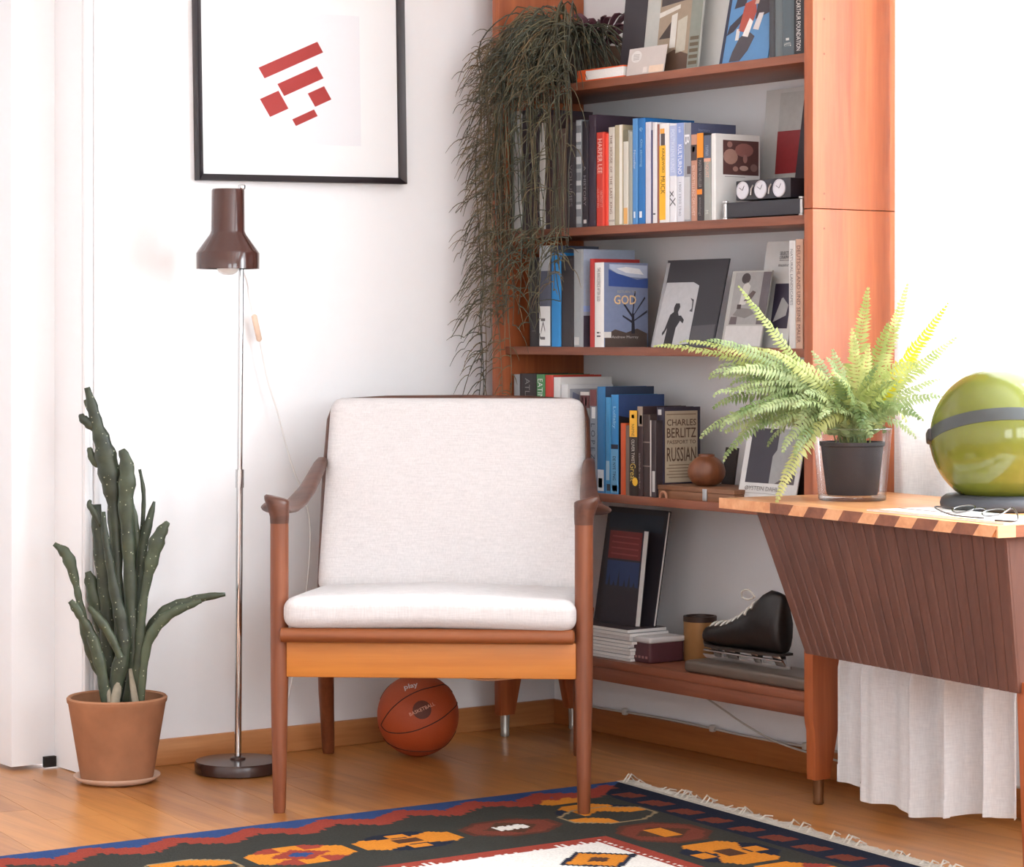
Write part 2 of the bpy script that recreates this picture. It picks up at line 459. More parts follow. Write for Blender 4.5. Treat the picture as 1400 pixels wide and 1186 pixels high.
M_CURT = fabric((251, 251, 252), trans=0.32, scale=700)
curtain = cmb.build('curtain', M_CURT, smooth=3.0, org=(-0.1, -1.7, 0.05))
tag(curtain, 'white cloth curtain hanging at the bright window behind the desk', 'curtain')
hm = MB()
for sgn in (-1,):
    hm.loft([[curtain_point(i / NA, curtain_bottom(i / NA) + dz) + V((-0.0025, 0, 0)) for i in range(NA + 1)] for dz in (-0.002, 0.012, 0.024, 0.036)], cap=False, closed=False)
hm.build('hem', M_CURT, curtain, smooth=3.0)
structure(MB().tube([(-0.062, -1.36, C_TOP + 0.005), (-0.062, -4.6, C_TOP + 0.005)], 0.012, 10).box((-0.07, -1.42, C_TOP - 0.01), (0.0, -1.40, C_TOP + 0.02)), 'trim_3', M_TRIM, 'white curtain rail above the window')

# ------------------------------------------------------------------ rug
R0 = V((-0.465, -0.876, 0)); E1 = V((-1.0, 0.029, 0)).normalized(); E2 = V((-0.101, -0.995, 0)).normalized()
RS, RTN = 2.35, 1.75
RC = {k: lin(c) for k, c in dict(navy=(40, 44, 58), blue=(54, 76, 122), red=(150, 66, 54), dred=(116, 62, 50), dark=(60, 60, 56), orange=(206, 130, 48), white=(226, 222, 216), brown=(84, 58, 46), dred2=(92, 56, 46), grey=(150, 130, 100)).items()}
def hexd(s, t, cs, ct_, hs, ht):
    return abs(s - cs) / hs + abs(t - ct_) / ht * 0.62
def zig(x, per, amp): return amp * abs(((x / per) % 1.0) * 2 - 1)
def motif(ds, dt, kind, hs=0.118, ht=0.085):
    a, b = abs(ds) / hs, abs(dt) / ht
    q = max(a, b, (a + b) / 1.42)
    if q > 1: return None
    if kind == 0:
        if abs(ds) / 0.034 + abs(dt) / 0.024 < 1: return 'blue'
        if a / 0.62 + b / 0.62 < 1: return 'red'
        return 'orange' if (b < 0.42 or a < 0.22 or a * 0.9 > b) else 'red'
    if kind == 1:
        if abs(ds) < 0.038 and abs(dt) < 0.017 + 0.008 * ((ds / 0.02) % 1 > 0.5): return 'white'
        if a / 0.6 + b / 0.75 < 1: return 'brown'
        return 'dred' if q < 0.86 else 'dred2'
    if kind == 2:
        if a < 0.30 and b < 0.24: return 'brown'
        if b < 0.34 + 0.60 * a * (1 if ds * dt > 0 else 0.62): return 'orange'
        if a < 0.20 and b > 0.5: return 'orange' if b < 0.85 else 'navy'
        return 'navy'
    if kind == 3:
        if q > 0.91: return 'grey'
        if a + b < 0.55: return 'dark'
        if ds * dt > 0 and a > 0.2: return 'orange'
        if a < 0.45 and dt < 0: return 'orange'
        return 'dark'
    if kind == 4:
        if abs(ds) < 0.042 and abs(dt) < 0.022: return 'orange'
        if a / 0.6 + b / 0.75 < 1: return 'brown'
        return 'dred' if q < 0.86 else 'dred2'
def rug_colour(s, t):
    s2, t2 = RS - s, RTN - t
    se, te = min(s, s2), min(t, t2)
    jag = 0.004 * (1 if int(s / 0.011) % 2 else -1) + 0.004 * (1 if int(t / 0.011) % 2 else -1)
    if te < se * 1.0 + 0.0 or te < 0.16 and se > 0.12:
        if te < 0.012: return 'blue'
        if te < 0.02 + zig(s + 0.03, 0.19, 0.062) + jag * 0.5: return 'blue'
        if te < 0.09 + zig(s + 0.03, 0.19, 0.068) + jag: return 'red'
    else:
        if se < 0.03: return 'navy'
        if se < 0.125:
            a = (t / 0.118) % 1.0
            if abs(se - 0.078 + (a - 0.45) * 0.03) < 0.026 and 0.12 < a < 0.70: return 'dred'
            return 'navy'
    # inner field
    fi_s, fi_t = se - 0.385, te - 0.525
    if fi_s > 0 and fi_t > 0:
        m = min(fi_s, fi_t)
        if m < 0.045 + jag + 0.008 * math.sin(s * 400): return 'red'
        # field ornaments
        for cs in (0.53, 1.0, 1.47, 1.94):
            for ct_ in (0.72, 1.05):
                ds, dt = s - cs, t - ct_
                d = hexd(s, t, cs, ct_, 0.10, 0.055)
                if d < 0.3: return 'brown'
                if d < 0.8: return 'orange'
                if d < 1.0: return 'navy'
        return 'white'
    # border motifs
    if te < 0.56:
        tc = 0.335 if t < RTN / 2 else RTN - 0.335
        k = int(math.floor((s - 0.12) / 0.262))
        cs = 0.12 + 0.262 * k + 0.131
        kind = (3, 1, 2, 0)[k % 4]
        dt = t - tc; ds = s - cs
        r = motif(ds, dt, kind)
        if r: return r
    if se < 0.40:
        sc_ = 0.255 if s < RS / 2 else RS - 0.255
        k = int(math.floor((t - 0.44) / 0.25)); ct_ = 0.44 + 0.25 * k + 0.125
        kind = (4, 2, 0, 2)[k % 4]
        ds, dt = t - ct_, s - sc_
        r = motif(ds, dt, kind, 0.112, 0.100)
        if r: return r
    return 'dark'
m, nt, b = base_mat('kilim_weave')
at = nt.nodes.new('ShaderNodeAttribute'); at.attribute_name = 'Col'
tc = nt.nodes.new('ShaderNodeTexCoord'); nz = nt.nodes.new('ShaderNodeTexNoise'); nz.inputs['Scale'].default_value = 220; nz.inputs['Detail'].default_value = 3
nt.links.new(tc.outputs['Object'], nz.inputs['Vector'])
mx = nt.nodes.new('ShaderNodeMix'); mx.data_type = 'RGBA'; mx.blend_type = 'MULTIPLY'; mx.inputs[0].default_value = 0.55
nt.links.new(at.outputs['Color'], mx.inputs[6]); nt.links.new(nz.outputs['Color'], mx.inputs[7])
rp = nt.nodes.new('ShaderNodeValToRGB'); rp.color_ramp.elements[0].position = 0.2; rp.color_ramp.elements[0].color = (0.45, 0.45, 0.45, 1); rp.color_ramp.elements[1].position = 0.75
nt.links.new(nz.outputs['Fac'], rp.inputs[0]); nt.links.new(rp.outputs[0], mx.inputs[7])
nt.links.new(mx.outputs[2], b.inputs['Base Color']); b.inputs['Roughness'].default_value = 1.0; b.inputs['Specular IOR Level'].default_value = 0.05
bp = nt.nodes.new('ShaderNodeBump'); bp.inputs['Strength'].default_value = 0.5; bp.inputs['Distance'].default_value = 0.002
nt.links.new(nz.outputs['Fac'], bp.inputs['Height']); nt.links.new(bp.outputs[0], b.inputs['Normal'])
M_RUG = m
rug = thing('kilim_rug', tuple(R0 + E1 * RS / 2 + E2 * RTN / 2), 'patterned woven rug with blue, red and orange motifs and white fringe', 'rug')
NS, NT_ = 294, 219
vs_ = []; fs = []
TH = 0.006
for j in range(NT_ + 1):
    for i in range(NS + 1):
        s, t = RS * i / NS, RTN * j / NT_
        p = R0 + E1 * s + E2 * t
        vs_.append(p + V((0, 0, TH + 0.0006 * math.sin(s * 7) * math.sin(t * 9))))
for j in range(NT_):
    for i in range(NS):
        a = j * (NS + 1) + i; fs.append((a, a + 1, a + NS + 2, a + NS + 1))
rb = MB().add(vs_, fs)
corner = [R0, R0 + E1 * RS, R0 + E1 * RS + E2 * RTN, R0 + E2 * RTN]
nface = len(fs)
rb.add([p + V((0, 0, 0.0002)) for p in corner] + [p + V((0, 0, TH)) for p in corner], [(0, 1, 5, 4), (1, 2, 6, 5), (2, 3, 7, 6), (3, 0, 4, 7)])
ro = rb.build('woven_field', M_RUG, rug)
ca = ro.data.color_attributes.new('Col', 'FLOAT_COLOR', 'CORNER')
cols = []
for fi, f in enumerate(fs):
    j, i = divmod(fi, NS)
    c = RC[rug_colour((i + 0.5) * RS / NS, (j + 0.5) * RTN / NT_)]
    cols += list(c) * 4
cols += list(RC['navy']) * 16
ca.data.foreach_set('color', cols)
M_FRINGE = plain((186, 178, 166), 1.0, noise=0.2, nscale=300)
random.seed(5)
for side in (0, 1):
    fm = MB()
    edge = R0 if side == 0 else R0 + E1 * RS
    out = -E1 if side == 0 else E1
    fm.box((0, 0, 0), (1, 1, 1), lambda x, y, z: edge + out * (0.022 * x - 0.004) + E2 * (RTN * y) + V((0, 0, TH * z + 0.0012)))
    for k in range(1000):
        t = RTN * (k + random.random() * 0.8) / 1000
        ln = random.uniform(0.030, 0.048); sk = random.uniform(-0.014, 0.014)
        hgt = 0.008 if random.random() > 0.08 else 0.025
        p0 = edge + E2 * t + out * 0.004 + V((0, 0, 0.005))
        p1 = edge + E2 * (t + sk * 0.5) + out * (ln * 0.5) + V((0, 0, random.uniform(0.003, hgt)))
        p2 = edge + E2 * (t + sk) + out * ln + V((0, 0, random.uniform(0.0015, hgt * 0.6)))
        fm.tube([p0, p1, p2], [0.0022, 0.0021, 0.0014], 3)
    fo = fm.build('fringe', M_FRINGE, rug); fo['kind'] = 'stuff'; fo['label'] = 'cream knotted fringe'

# ------------------------------------------------------------------ bookcase
M_TEAK = wood((142, 70, 36), (182, 100, 56), axis=2, rough=0.4)
M_TEAK_Y_SHADE = wood((108, 60, 42), (150, 90, 64), axis=1, rough=0.42)  # same teak as the panels, darkened and greyed for shade inside the bookcase
BX = -0.29          # front of the side panels
SX = -0.268         # front of the shelves
BY0, BY1 = -0.110, -1.372
PT = 0.030
SHELF_Z = [1.726, 1.353, 1.045, 0.673, 0.252]
case = thing('bookcase', (-0.145, -0.74, 0), 'tall open teak bookcase full of books against the right wall', 'bookcase')
M_GLIDE = plain((112, 74, 44), 0.35, 0.5)
for k, ya in enumerate((BY0, BY1 + PT)):
    up_, lo_ = MB(), MB()
    up_.prism([(BX, ya, 1.366), (-0.004, ya, 1.366), (-0.004, ya, 2.35), (BX, ya, 2.35)], (0, -PT, 0))
    lo_.prism([(BX, ya, 1.3645), (BX, ya, 0.20), (BX + 0.002, ya, 0.185), (BX + 0.006, ya, 0.17), (BX + 0.008, ya, 0.058), (BX + 0.054, ya, 0.058), (BX + 0.086, ya, 0.20), (BX + 0.098, ya, 0.225),
               (-0.096, ya, 0.225), (-0.084, ya, 0.20), (-0.052, ya, 0.058), (-0.008, ya, 0.058), (-0.004, ya, 0.20), (-0.004, ya, 1.3645)], (0, -PT, 0))
    for mb_ in (up_, lo_):
        side = mb_.build('side_panel', M_TEAK, case, bevel=0.0018)
        ys = ya - PT - 0.0004 if k == 1 else ya - PT - 0.0004
        zs = [1.40, 1.72, 1.80, 2.1] if mb_ is up_ else [1.32, 1.02, 0.70, 0.40]
        for zz in zs:
            MB().lathe([(0.0028, -0.0012), (0.0028, 0.0002), (0.001, 0.0002)], (BX + 0.035, ya - PT, zz), 8, (V((1, 0, 0)), V((0, 0, 1)), V((0, -1, 0)))).build('screw_plug', plain((120, 60, 30), 0.5), side)
    for front in (1, 0):
        cxm = BX + 0.031 if front else -0.030
        lg = side
        MB().lathe([(0.0105, 0.0), (0.013, 0.004), (0.0115, 0.012), (0.0135, 0.0582)], (cxm, ya - PT / 2, 0), 14).build('glide', plain((196, 196, 190), 0.25, 0.6) if k == 0 else M_GLIDE, lg, smooth=0.8)
for i, zz in enumerate(SHELF_Z):
    MB().box((SX, BY1 + PT, zz - 0.021), (-0.006, BY0 - PT, zz)).build('shelf', M_TEAK_Y_SHADE, case, bevel=0.0015)
MB().box((SX + 0.004, BY1 + PT, SHELF_Z[4] - 0.056), (SX + 0.024, BY0 - PT, SHELF_Z[4] - 0.0215)).build('apron', M_TEAK_Y_SHADE, case, bevel=0.001)

# cable along the right baseboard
cb = MB()
pts = [V((-0.0185, y, 0.070 + 0.0025 * math.sin(y * 9))) for y in [-0.1 - 0.065 * i for i in range(28)]]
cb.tube(pts, 0.0032, 6)
M_CABLE = plain((196, 190, 182), 0.6)
cable = cb.build('wall_cable', M_CABLE, smooth=3.0, org=(-0.02, -0.8, 0.07))
tag(cable, 'pale cable clipped along the baseboard below the bookcase', 'cable')
for y in (-0.34, -0.70, -1.05):
    MB().rbox((-0.026, y - 0.008, 0.062), (-0.012, y + 0.008, 0.08), 0.004, n=6).build('clip', M_CABLE, cable, smooth=1.0)
c2 = MB().tube(smooth_path([on_x(960, 951, -0.05), on_x(985, 968, -0.05), on_x(1020, 992, -0.04), on_x(1060, 1014, -0.03), on_x(1103, 1029, -0.022), on_x(1150, 1042, -0.022)], 6), 0.0028, 6).build('wall_cable', M_CABLE, smooth=3.0, org=(-0.03, -1.0, 0.1))
tag(c2, 'thin pale cable drooping from under the lowest shelf to the baseboard', 'cable')

# ------------------------------------------------------------------ desk with the tambour front
DZ = 0.715
DA = on_z(983, 681, DZ); DB = on_z(1364, 720, DZ)
DE = (DB - DA).normalized(); DL = (DB - DA).length
DN = V((-DE.y, DE.x, 0)); DN = DN if DN.x > 0 else -DN
DEP = 0.46
def D(s, d, z): return DA + DE * s + DN * d + V((0, 0, z - DZ))
M_DTOP = wood((196, 130, 78), (232, 172, 116), axis=1, rough=0.3, scale=1.0, rz=0.13)
M_DDARK = wood((112, 62, 40), (150, 92, 62), axis=0, rough=0.35)
M_DLITE = wood((206, 138, 90), (236, 178, 130), axis=0, rough=0.35)
M_TAMB = wood((76, 46, 37), (104, 67, 54), axis=2, rough=0.55, vary=0.2)
desk = thing('tambour_desk', tuple(D(DL / 2, DEP / 2, 0)), 'wooden desk with tapering tambour front and striped top edge under the window', 'desk')
MB().box((0.004, 0.004, DZ - 0.022), (DL - 0.004, DEP, DZ), D).build('desk_top', M_DTOP, desk, bevel=0.0015)
# inlaid edge: slanted blocks along the front edge
eb = 0.030; n_e = int(DL / eb); x0 = 0.0
first = 0.20
MB().box((0, 0, DZ - 0.0222), (first, 0.005, DZ + 0.0003), D).build('edge_strip', M_DLITE, desk)
k = 0; s0 = first
while s0 < DL - 0.02:
    s1 = min(DL, s0 + (0.068 if k % 2 == 0 else 0.056))
    sl = 0.020
    a = [D(s0, 0, DZ - 0.0222), D(s1, 0, DZ - 0.0222), D(min(DL, s1 + sl), 0, DZ + 0.0003), D(min(DL, s0 + sl), 0, DZ + 0.0003)]
    if k == 0: a[3] = D(s0, 0, DZ + 0.0003)
    MB().prism(a, DN * 0.005).build('edge_block', M_DDARK if k % 2 == 0 else M_DLITE, desk)
    s0 = s1; k += 1
q0 = 0.0; k = 0
while q0 < DEP - 0.01:
    q1 = min(DEP, q0 + 0.043)
    MB().box((DL - 0.004, q0, DZ - 0.0222), (DL + 0.001, q1, DZ + 0.0003), D).build('edge_block', M_DLITE if k % 2 == 0 else M_DDARK, desk)
    q0 = q1; k += 1
# body: inverted truncated pyramid
def dloc(p): r = p - DA; return r.dot(DE), r.dot(DN), p.z
TLs, TLd, TLz = dloc(on_plane(1032, 700, D(0, 0.035, 0), DN))
BLs, BLd, BLz = dloc(on_plane(1100, 893, D(0, 0.085, 0), DN))
TLz = DZ - 0.022
TRs = DL - 0.02; BRs = DL - 0.045
NSL = 24
body = MB()
top = [D(TLs, 0.042, TLz), D(TRs, 0.042, TLz), D(TRs, DEP - 0.02, TLz), D(TLs, DEP - 0.02, TLz)]
bot = [D(BLs, 0.093, BLz), D(BRs, 0.093, BLz), D(BRs, DEP - 0.05, BLz), D(BLs, DEP - 0.05, BLz)]
body.loft([bot, top]).build('cabinet_body', M_TAMB, desk)
for i in range(NSL):
    a0, a1 = (i + 0.012) / NSL, (i + 0.988) / NSL
    mbs = MB()
    rings = []
    for f, (sa, sb, d, z) in enumerate(((BLs, BRs, 0.085, BLz - 0.001), (TLs, TRs, 0.035, TLz))):
        l, r = sa + (sb - sa) * a0, sa + (sb - sa) * a1; w = r - l
        rings.append([D(l, d + 0.009, z), D(l, d + 0.0022, z), D(l + w * 0.16, d, z), D(r - w * 0.16, d, z), D(r, d + 0.0022, z), D(r, d + 0.009, z)])
    mbs.loft(rings).build('slat', M_TAMB, desk)
for (s, d) in ((DL - 0.035, 0.12), (DL - 0.035, DEP - 0.07)):
    MB().loft([[D(s - 0.016, d - 0.016, 0), D(s + 0.016, d - 0.016, 0), D(s + 0.016, d + 0.016, 0), D(s - 0.016, d + 0.016, 0)],
               [D(s - 0.026, d - 0.026, BLz + 0.02), D(s + 0.026, d - 0.026, BLz + 0.02), D(s + 0.026, d + 0.026, BLz + 0.02), D(s - 0.026, d + 0.026, BLz + 0.02)]]).build('leg', M_TEAK, desk, bevel=0.003)

# ------------------------------------------------------------------ armchair
CF = V((-1.049, -0.941, 0)); ca_ = math.radians(-39.6)
CW = V((math.cos(ca_), math.sin(ca_), 0)); CD = V((-math.sin(ca_), math.cos(ca_), 0))
def C(x, y, z): return CF + CW * x + CD * y + V((0, 0, z))
M_CW = wood((104, 55, 33), (140, 80, 50), axis=2, rough=0.4)
M_CARM = wood((70, 40, 29), (102, 62, 46), axis=0, rough=0.4)
M_APR = wood((184, 108, 40), (206, 130, 54), axis=0, rough=0.45, rz=0.69)
M_RAIL = wood((118, 62, 30), (152, 86, 44), axis=0, rough=0.42, rz=0.69)
M_CUSH = fabric((214, 209, 208), scale=620)
chair = thing('armchair', tuple(C(0, 0.35, 0)), 'low teak armchair with off-white seat and back cushions', 'armchair')
for sx in (-1, 1):
    x = 0.343 * sx
    MB().tube([C(x, 0, z) for z in (0.0 if sx < 0 else 0.0068, 0.012, 0.10, 0.30, 0.50, 0.62, 0.652)], [0.0125, 0.0145, 0.0165, 0.020, 0.0208, 0.0208, 0.0208], 16).build('front_leg', M_CW, chair, smooth=0.9)
    xr = 0.345 * sx if sx < 0 else 0.300
    MB().tube([C(xr, 0.83, 0), C(xr, 0.822, 0.01), C(0.338 * sx if sx < 0 else 0.308, 0.73, 0.18), C(0.325 * sx, 0.60, 0.40)], [0.014, 0.016, 0.020, 0.021], 14).build('rear_leg', M_CW, chair, smooth=0.9)
    # sculpted armrest: flared head over the front leg, dipping and then rising to the back post
    am = MB(); hd = []
    for (z, rx, ry, ox) in ((0.652, 0.0212, 0.0212, 0.0), (0.668, 0.0220, 0.022, 0.0), (0.686, 0.0250, 0.024, 0.003), (0.700, 0.0285, 0.025, 0.006), (0.7075, 0.0285, 0.024, 0.0065), (0.711, 0.024, 0.019, 0.0065)):
        hd.append([C((0.343 + ox) * sx + rx * math.cos(k * math.pi / 8), ry * math.sin(k * math.pi / 8), z + 0.006 * math.cos(k * math.pi / 8) * sx * (z > 0.69)) for k in range(16)])
    am.loft(hd)
    sec = []
    for (y, dx, w, z, th) in ((0.0, 0.006, 0.044, 0.694, 0.018), (0.03, 0.012, 0.058, 0.688, 0.020), (0.07, 0.020, 0.068, 0.680, 0.018), (0.12, 0.024, 0.070, 0.673, 0.017), (0.20, 0.016, 0.062, 0.670, 0.017), (0.30, 0.004, 0.050, 0.680, 0.018), (0.40, -0.004, 0.042, 0.702, 0.022), (0.50, -0.008, 0.036, 0.730, 0.026), (0.58, -0.010, 0.032, 0.752, 0.026), (0.625, -0.010, 0.028, 0.760, 0.022), (0.640, -0.010, 0.018, 0.762, 0.012)):
        ring = []
        for k in range(14):
            an = 2 * math.pi * k / 14; cx_, sz_ = math.cos(an), math.sin(an)
            px = math.copysign(abs(cx_) ** 0.7, cx_) * w / 2; pz = math.copysign(abs(sz_) ** 0.8, sz_) * th / 2
            ring.append(C((0.343 + dx) * sx + px, y, z + pz + (0.10 * px * sx if px * sx > 0 else 0.0)))
        sec.append(ring)
    am.loft(sec).build('armrest', M_CARM, chair, smooth=1.0)
    # back post
    MB().tube([C(0.318 * sx, 0.53, 0.30), C(0.320 * sx, 0.565, 0.42), C(0.320 * sx, 0.652, 0.72), C(0.318 * sx, 0.700, 0.862), C(0.311 * sx, 0.711, 0.888), C(0.290 * sx, 0.716, 0.902)], [0.018, 0.019, 0.018, 0.014, 0.013, 0.012], 12).build('back_post', M_CARM, chair, smooth=0.9)
    MB().box((0.314 * sx - 0.011, 0.0, 0.310), (0.314 * sx + 0.011, 0.60, 0.378), C).build('side_rail', M_RAIL, chair, bevel=0.003)
MB().box((-0.326, -0.012, 0.307), (0.326, 0.012, 0.388), C).build('front_apron', M_APR, chair, bevel=0.003)
MB().box((-0.326, 0.585, 0.30), (0.326, 0.605, 0.36), C).build('rear_rail', M_RAIL, chair, bevel=0.003)
MB().tube([C(-0.338, -0.030, 0.404), C(-0.334, -0.030, 0.404), C(-0.2, -0.031, 0.404), C(0.2, -0.031, 0.404), C(0.320, -0.030, 0.404), C(0.324, -0.030, 0.404)], [(0.008, 0.008), (0.0165, 0.014), (0.0165, 0.014), (0.0165, 0.014), (0.0165, 0.014), (0.008, 0.008)], 14, updir=(0, 0, 1)).build('seat_rail', M_RAIL, chair, smooth=0.9)
for i in range(7):
    xs = -0.27 + 0.09 * i
    MB().box((xs - 0.02, 0.0, 0.396), (xs + 0.02, 0.59, 0.400), lambda x, y, z: C(x, y, z - 0.045 * y)).build('seat_slat', M_RAIL, chair)
MB().tube([C(-0.295, 0.715, 0.900), C(-0.18, 0.718, 0.907), C(0, 0.719, 0.909), C(0.18, 0.718, 0.907), C(0.295, 0.715, 0.900)], [(0.016, 0.011)] * 5, 10, updir=(0, 0, 1)).build('top_rail', M_CARM, chair, smooth=0.9)
def Bk(x, b, n):   # back plane: b up along the back, n towards the sitter
    cs, sn = math.cos(math.radians(19.5)), math.sin(math.radians(19.5))
    return C(x, 0.565 + b * sn - n * cs, 0.405 + b * cs + n * sn)
for i in range(5):
    xs = -0.22 + 0.11 * i
    MB().box((xs - 0.012, 0.0, -0.004), (xs + 0.012, 0.53, 0.004), Bk).build('back_slat', M_CARM, chair)
MB().rbox((-0.330, -0.050, 0.4185), (0.327, 0.53, 0.492), 0.030, lambda x, y, z: C(x, y, z - 0.048 * y + 0.003 * math.sin(7 * x + 1) - 0.006 * (x > 0) * min(1, x * 4)), n=22, puff=0.010).build('seat_cushion', M_CUSH, chair, smooth=3.0)
bc = MB()
def BackT(x, y, z):
    f = (y - 0.03) / 0.5
    return Bk(x * (1.0 - 0.035 * f), y, z)
bc.rbox((-0.330, 0.02, 0.014), (0.330, 0.522, 0.088), 0.032, BackT, n=22, puff=0.006)
bc.build('back_cushion', M_CUSH, chair, smooth=3.0)
MB().tube(bez([C(0.04, 0.05, 0.310), C(0.10, 0.05, 0.288), C(0.16, 0.05, 0.296), C(0.235, 0.05, 0.309)], 12), 0.0022, 6).build('hanging_strap', plain((214, 160, 120), 0.6), chair, smooth=3.0)

# ------------------------------------------------------------------ floor lamp
LP = on_z(325, 1056, 0)
M_LBR = plain((70, 42, 36), 0.12, noise=0.03, spec=0.6)
M_LBASE = plain((62, 40, 34), 0.25, noise=0.05, spec=0.5)
M_CHR = plain((200, 200, 200), 0.12, 1.0, noise=0)
lamp = thing('floor_lamp', tuple(LP), 'slender chrome floor lamp with brown metal shade and round base', 'lamp')
MB().lathe([(0.100, 0.0), (0.105, 0.003), (0.106, 0.024), (0.103, 0.030), (0.02, 0.032), (0.018, 0.036), (0.010, 0.040), (0.0, 0.040)], LP, 48).build('base', M_LBASE, lamp, smooth=0.6)
def lampx(z): return LP + RT * (0.010 * (z / 1.44)) + V((0, 0, z))
MB().tube([lampx(0.038), lampx(0.72)], 0.0085, 14).build('lower_pole', M_CHR, lamp, smooth=0.9)
MB().tube([lampx(0.70), lampx(0.745)], 0.0105, 14).build('collar', M_CHR, lamp, smooth=0.9)
MB().tube([lampx(0.74), lampx(1.438)], 0.0065, 14).build('upper_pole', M_CHR, lamp, smooth=0.9)
MB().rbox((-0.008, -0.008, 1.433), (0.008, 0.008, 1.447), 0.005, lambda x, y, z: lampx(z) + V((x, y, 0)), n=8).build('pole_cap', M_CHR, lamp, smooth=1.0)
SC = lampx(1.24) - RT * 0.026 - FW * 0.060; SC.z = 0
shp = [(0.0705, 1.238), (0.0765, 1.237), (0.0770, 1.275), (0.0735, 1.281), (0.0440, 1.322), (0.0410, 1.330), (0.0400, 1.428), (0.0375, 1.432), (0.034, 1.432), (0.036, 1.428), (0.037, 1.330), (0.070, 1.278), (0.0735, 1.273), (0.0725, 1.240)]
sh = MB().lathe(shp + [shp[0]], SC, 40).build('shade', M_LBR, lamp, smooth=0.6)
MB().lathe([(0.0, 1.426), (0.036, 1.426), (0.036, 1.4275), (0.0, 1.4275)], SC, 30).build('shade_top', M_LBR, sh)
MB().tube([SC + V((0, 0, 1.385)), lampx(1.385)], 0.008, 10).build('shade_mount', M_CHR, lamp, smooth=0.9)
MB().lathe([(0.0, 1.222), (0.012, 1.2235), (0.022, 1.229), (0.028, 1.239), (0.029, 1.248), (0.025, 1.262), (0.016, 1.28), (0.013, 1.32), (0.0, 1.32)], SC, 24).build('bulb', plain((235, 235, 232), 0.25, noise=0), lamp, smooth=2.0)
M_CORD = plain((238, 236, 234), 0.6)
wl = [(336, 380), (340, 405), (347, 432), (355, 465), (366, 520), (380, 565), (392, 612), (404, 650), (414, 672), (424, 720), (420, 800), (405, 900), (385, 1000)]
cpts = [SC + V((0, 0, 1.33))] + [on_y(u, v, -0.03 if v > 400 else -0.07) for u, v in wl]
cord = MB().tube(smooth_path(cpts, 5), 0.0022, 6).build('cord', M_CORD, lamp, smooth=3.0)
a, b_ = on_y(347, 430, -0.03), on_y(355, 467, -0.03)
dz_ = (b_ - a).normalized()
MB().tube([a, a + dz_ * 0.004, b_ - dz_ * 0.004, b_], [0.003, 0.008, 0.008, 0.003], 10, flat=0.7).build('cord_switch', plain((226, 196, 172), 0.45), cord, smooth=0.9)

# ------------------------------------------------------------------ basketball
BR = 0.1045
bp_ = on_z(571.5, 1034, 0); BC = bp_ + V((0, 0, BR))
ball = thing('basketball', tuple(bp_), 'orange basketball lying on the floor under the armchair', 'ball')
sm = MB()
prof = [(BR * math.sin(math.pi * i / 32), -BR * math.cos(math.pi * i / 32)) for i in range(33)]
sm.lathe(prof, BC, 48).build('ball_skin', plain((176, 74, 32), 0.55, noise=0.10, nscale=420, bump=0.5), ball, smooth=3.0)
def on_ball(u, v, r=BR):
    d = ray(u, v).normalized(); o = CAM - BC; bb = o.dot(d); disc = bb * bb - (o.dot(o) - r * r)
    if disc < 0: return BC + (o - d * bb).normalized() * r
    return CAM + d * (-bb - math.sqrt(disc))
M_SEAM = plain((48, 28, 22), 0.7)
for poly in ([(521, 992), (526, 982), (538, 967), (556, 953), (575, 944), (595, 939), (612, 939), (621, 945)],
             [(521, 992), (528, 1000), (542, 1003), (562, 1001), (585, 993), (605, 982), (618, 971), (627, 960)],
             [(526, 1013), (536, 1020), (553, 1026), (573, 1028), (595, 1026), (612, 1017), (624, 1000)]):
    for mir in (1, -1):
        p_ = smooth_path([on_ball(*q) for q in poly], 4)
        p_ = [BC + (q - BC).normalized() * (BR * 0.9995) * mir for q in p_]
        MB().tube(p_, 0.0014, 6).build('seam', M_SEAM, ball, smooth=3.0)
def ball_warp(u0, v0, ang):
    sc = F_PX / (BC - CAM).dot(FW)
    ca2, sa2 = math.cos(ang), math.sin(ang)
    def w(a, b): return BC + (on_ball(u0 + (a * ca2 - b * sa2) * sc, v0 - (a * sa2 + b * ca2) * sc) - BC).normalized() * (BR + 0.0004)
    return w
text(ball, 'BASKETBALL', (0, 0, 0), (1, 0, 0), (0, 0, 1), 0.070, 0.009, (226, 168, 140), warp=ball_warp(577, 970, math.radians(24)))
text(ball, 'play', (0, 0, 0), (1, 0, 0), (0, 0, 1), 0.036, 0.016, (214, 200, 194), warp=ball_warp(562, 939, math.radians(14)), bold=0.02)
pw = ball_warp(577, 971, math.radians(24)); ring_ = [pw(0.024 * math.cos(t * 0.314), 0.024 * math.sin(t * 0.314)) - (V((0, 0, 0))) for t in range(20)]
ring_ = [BC + (q - BC).normalized() * (BR + 0.0002) for q in ring_]
MB().add([BC + (on_ball(577, 971) - BC).normalized() * (BR + 0.0002)] + [q.lerp(BC + (on_ball(577, 971) - BC).normalized() * BR, 0.5) for q in ring_] + ring_, [])
lg_ = MB(); cen = BC + (on_ball(577, 971) - BC).normalized() * (BR + 0.0003)
mid_ = [BC + (q.lerp(cen, 0.5) - BC).normalized() * (BR + 0.0003) for q in ring_]
lg_.add([cen] + mid_ + ring_, [(0, 1 + i, 1 + (i + 1) % 20) for i in range(20)] + [(1 + i, 21 + i, 21 + (i + 1) % 20, 1 + (i + 1) % 20) for i in range(20)])
lg_.build('round_emblem', plain((96, 44, 26), 0.6), ball, smooth=3.0)

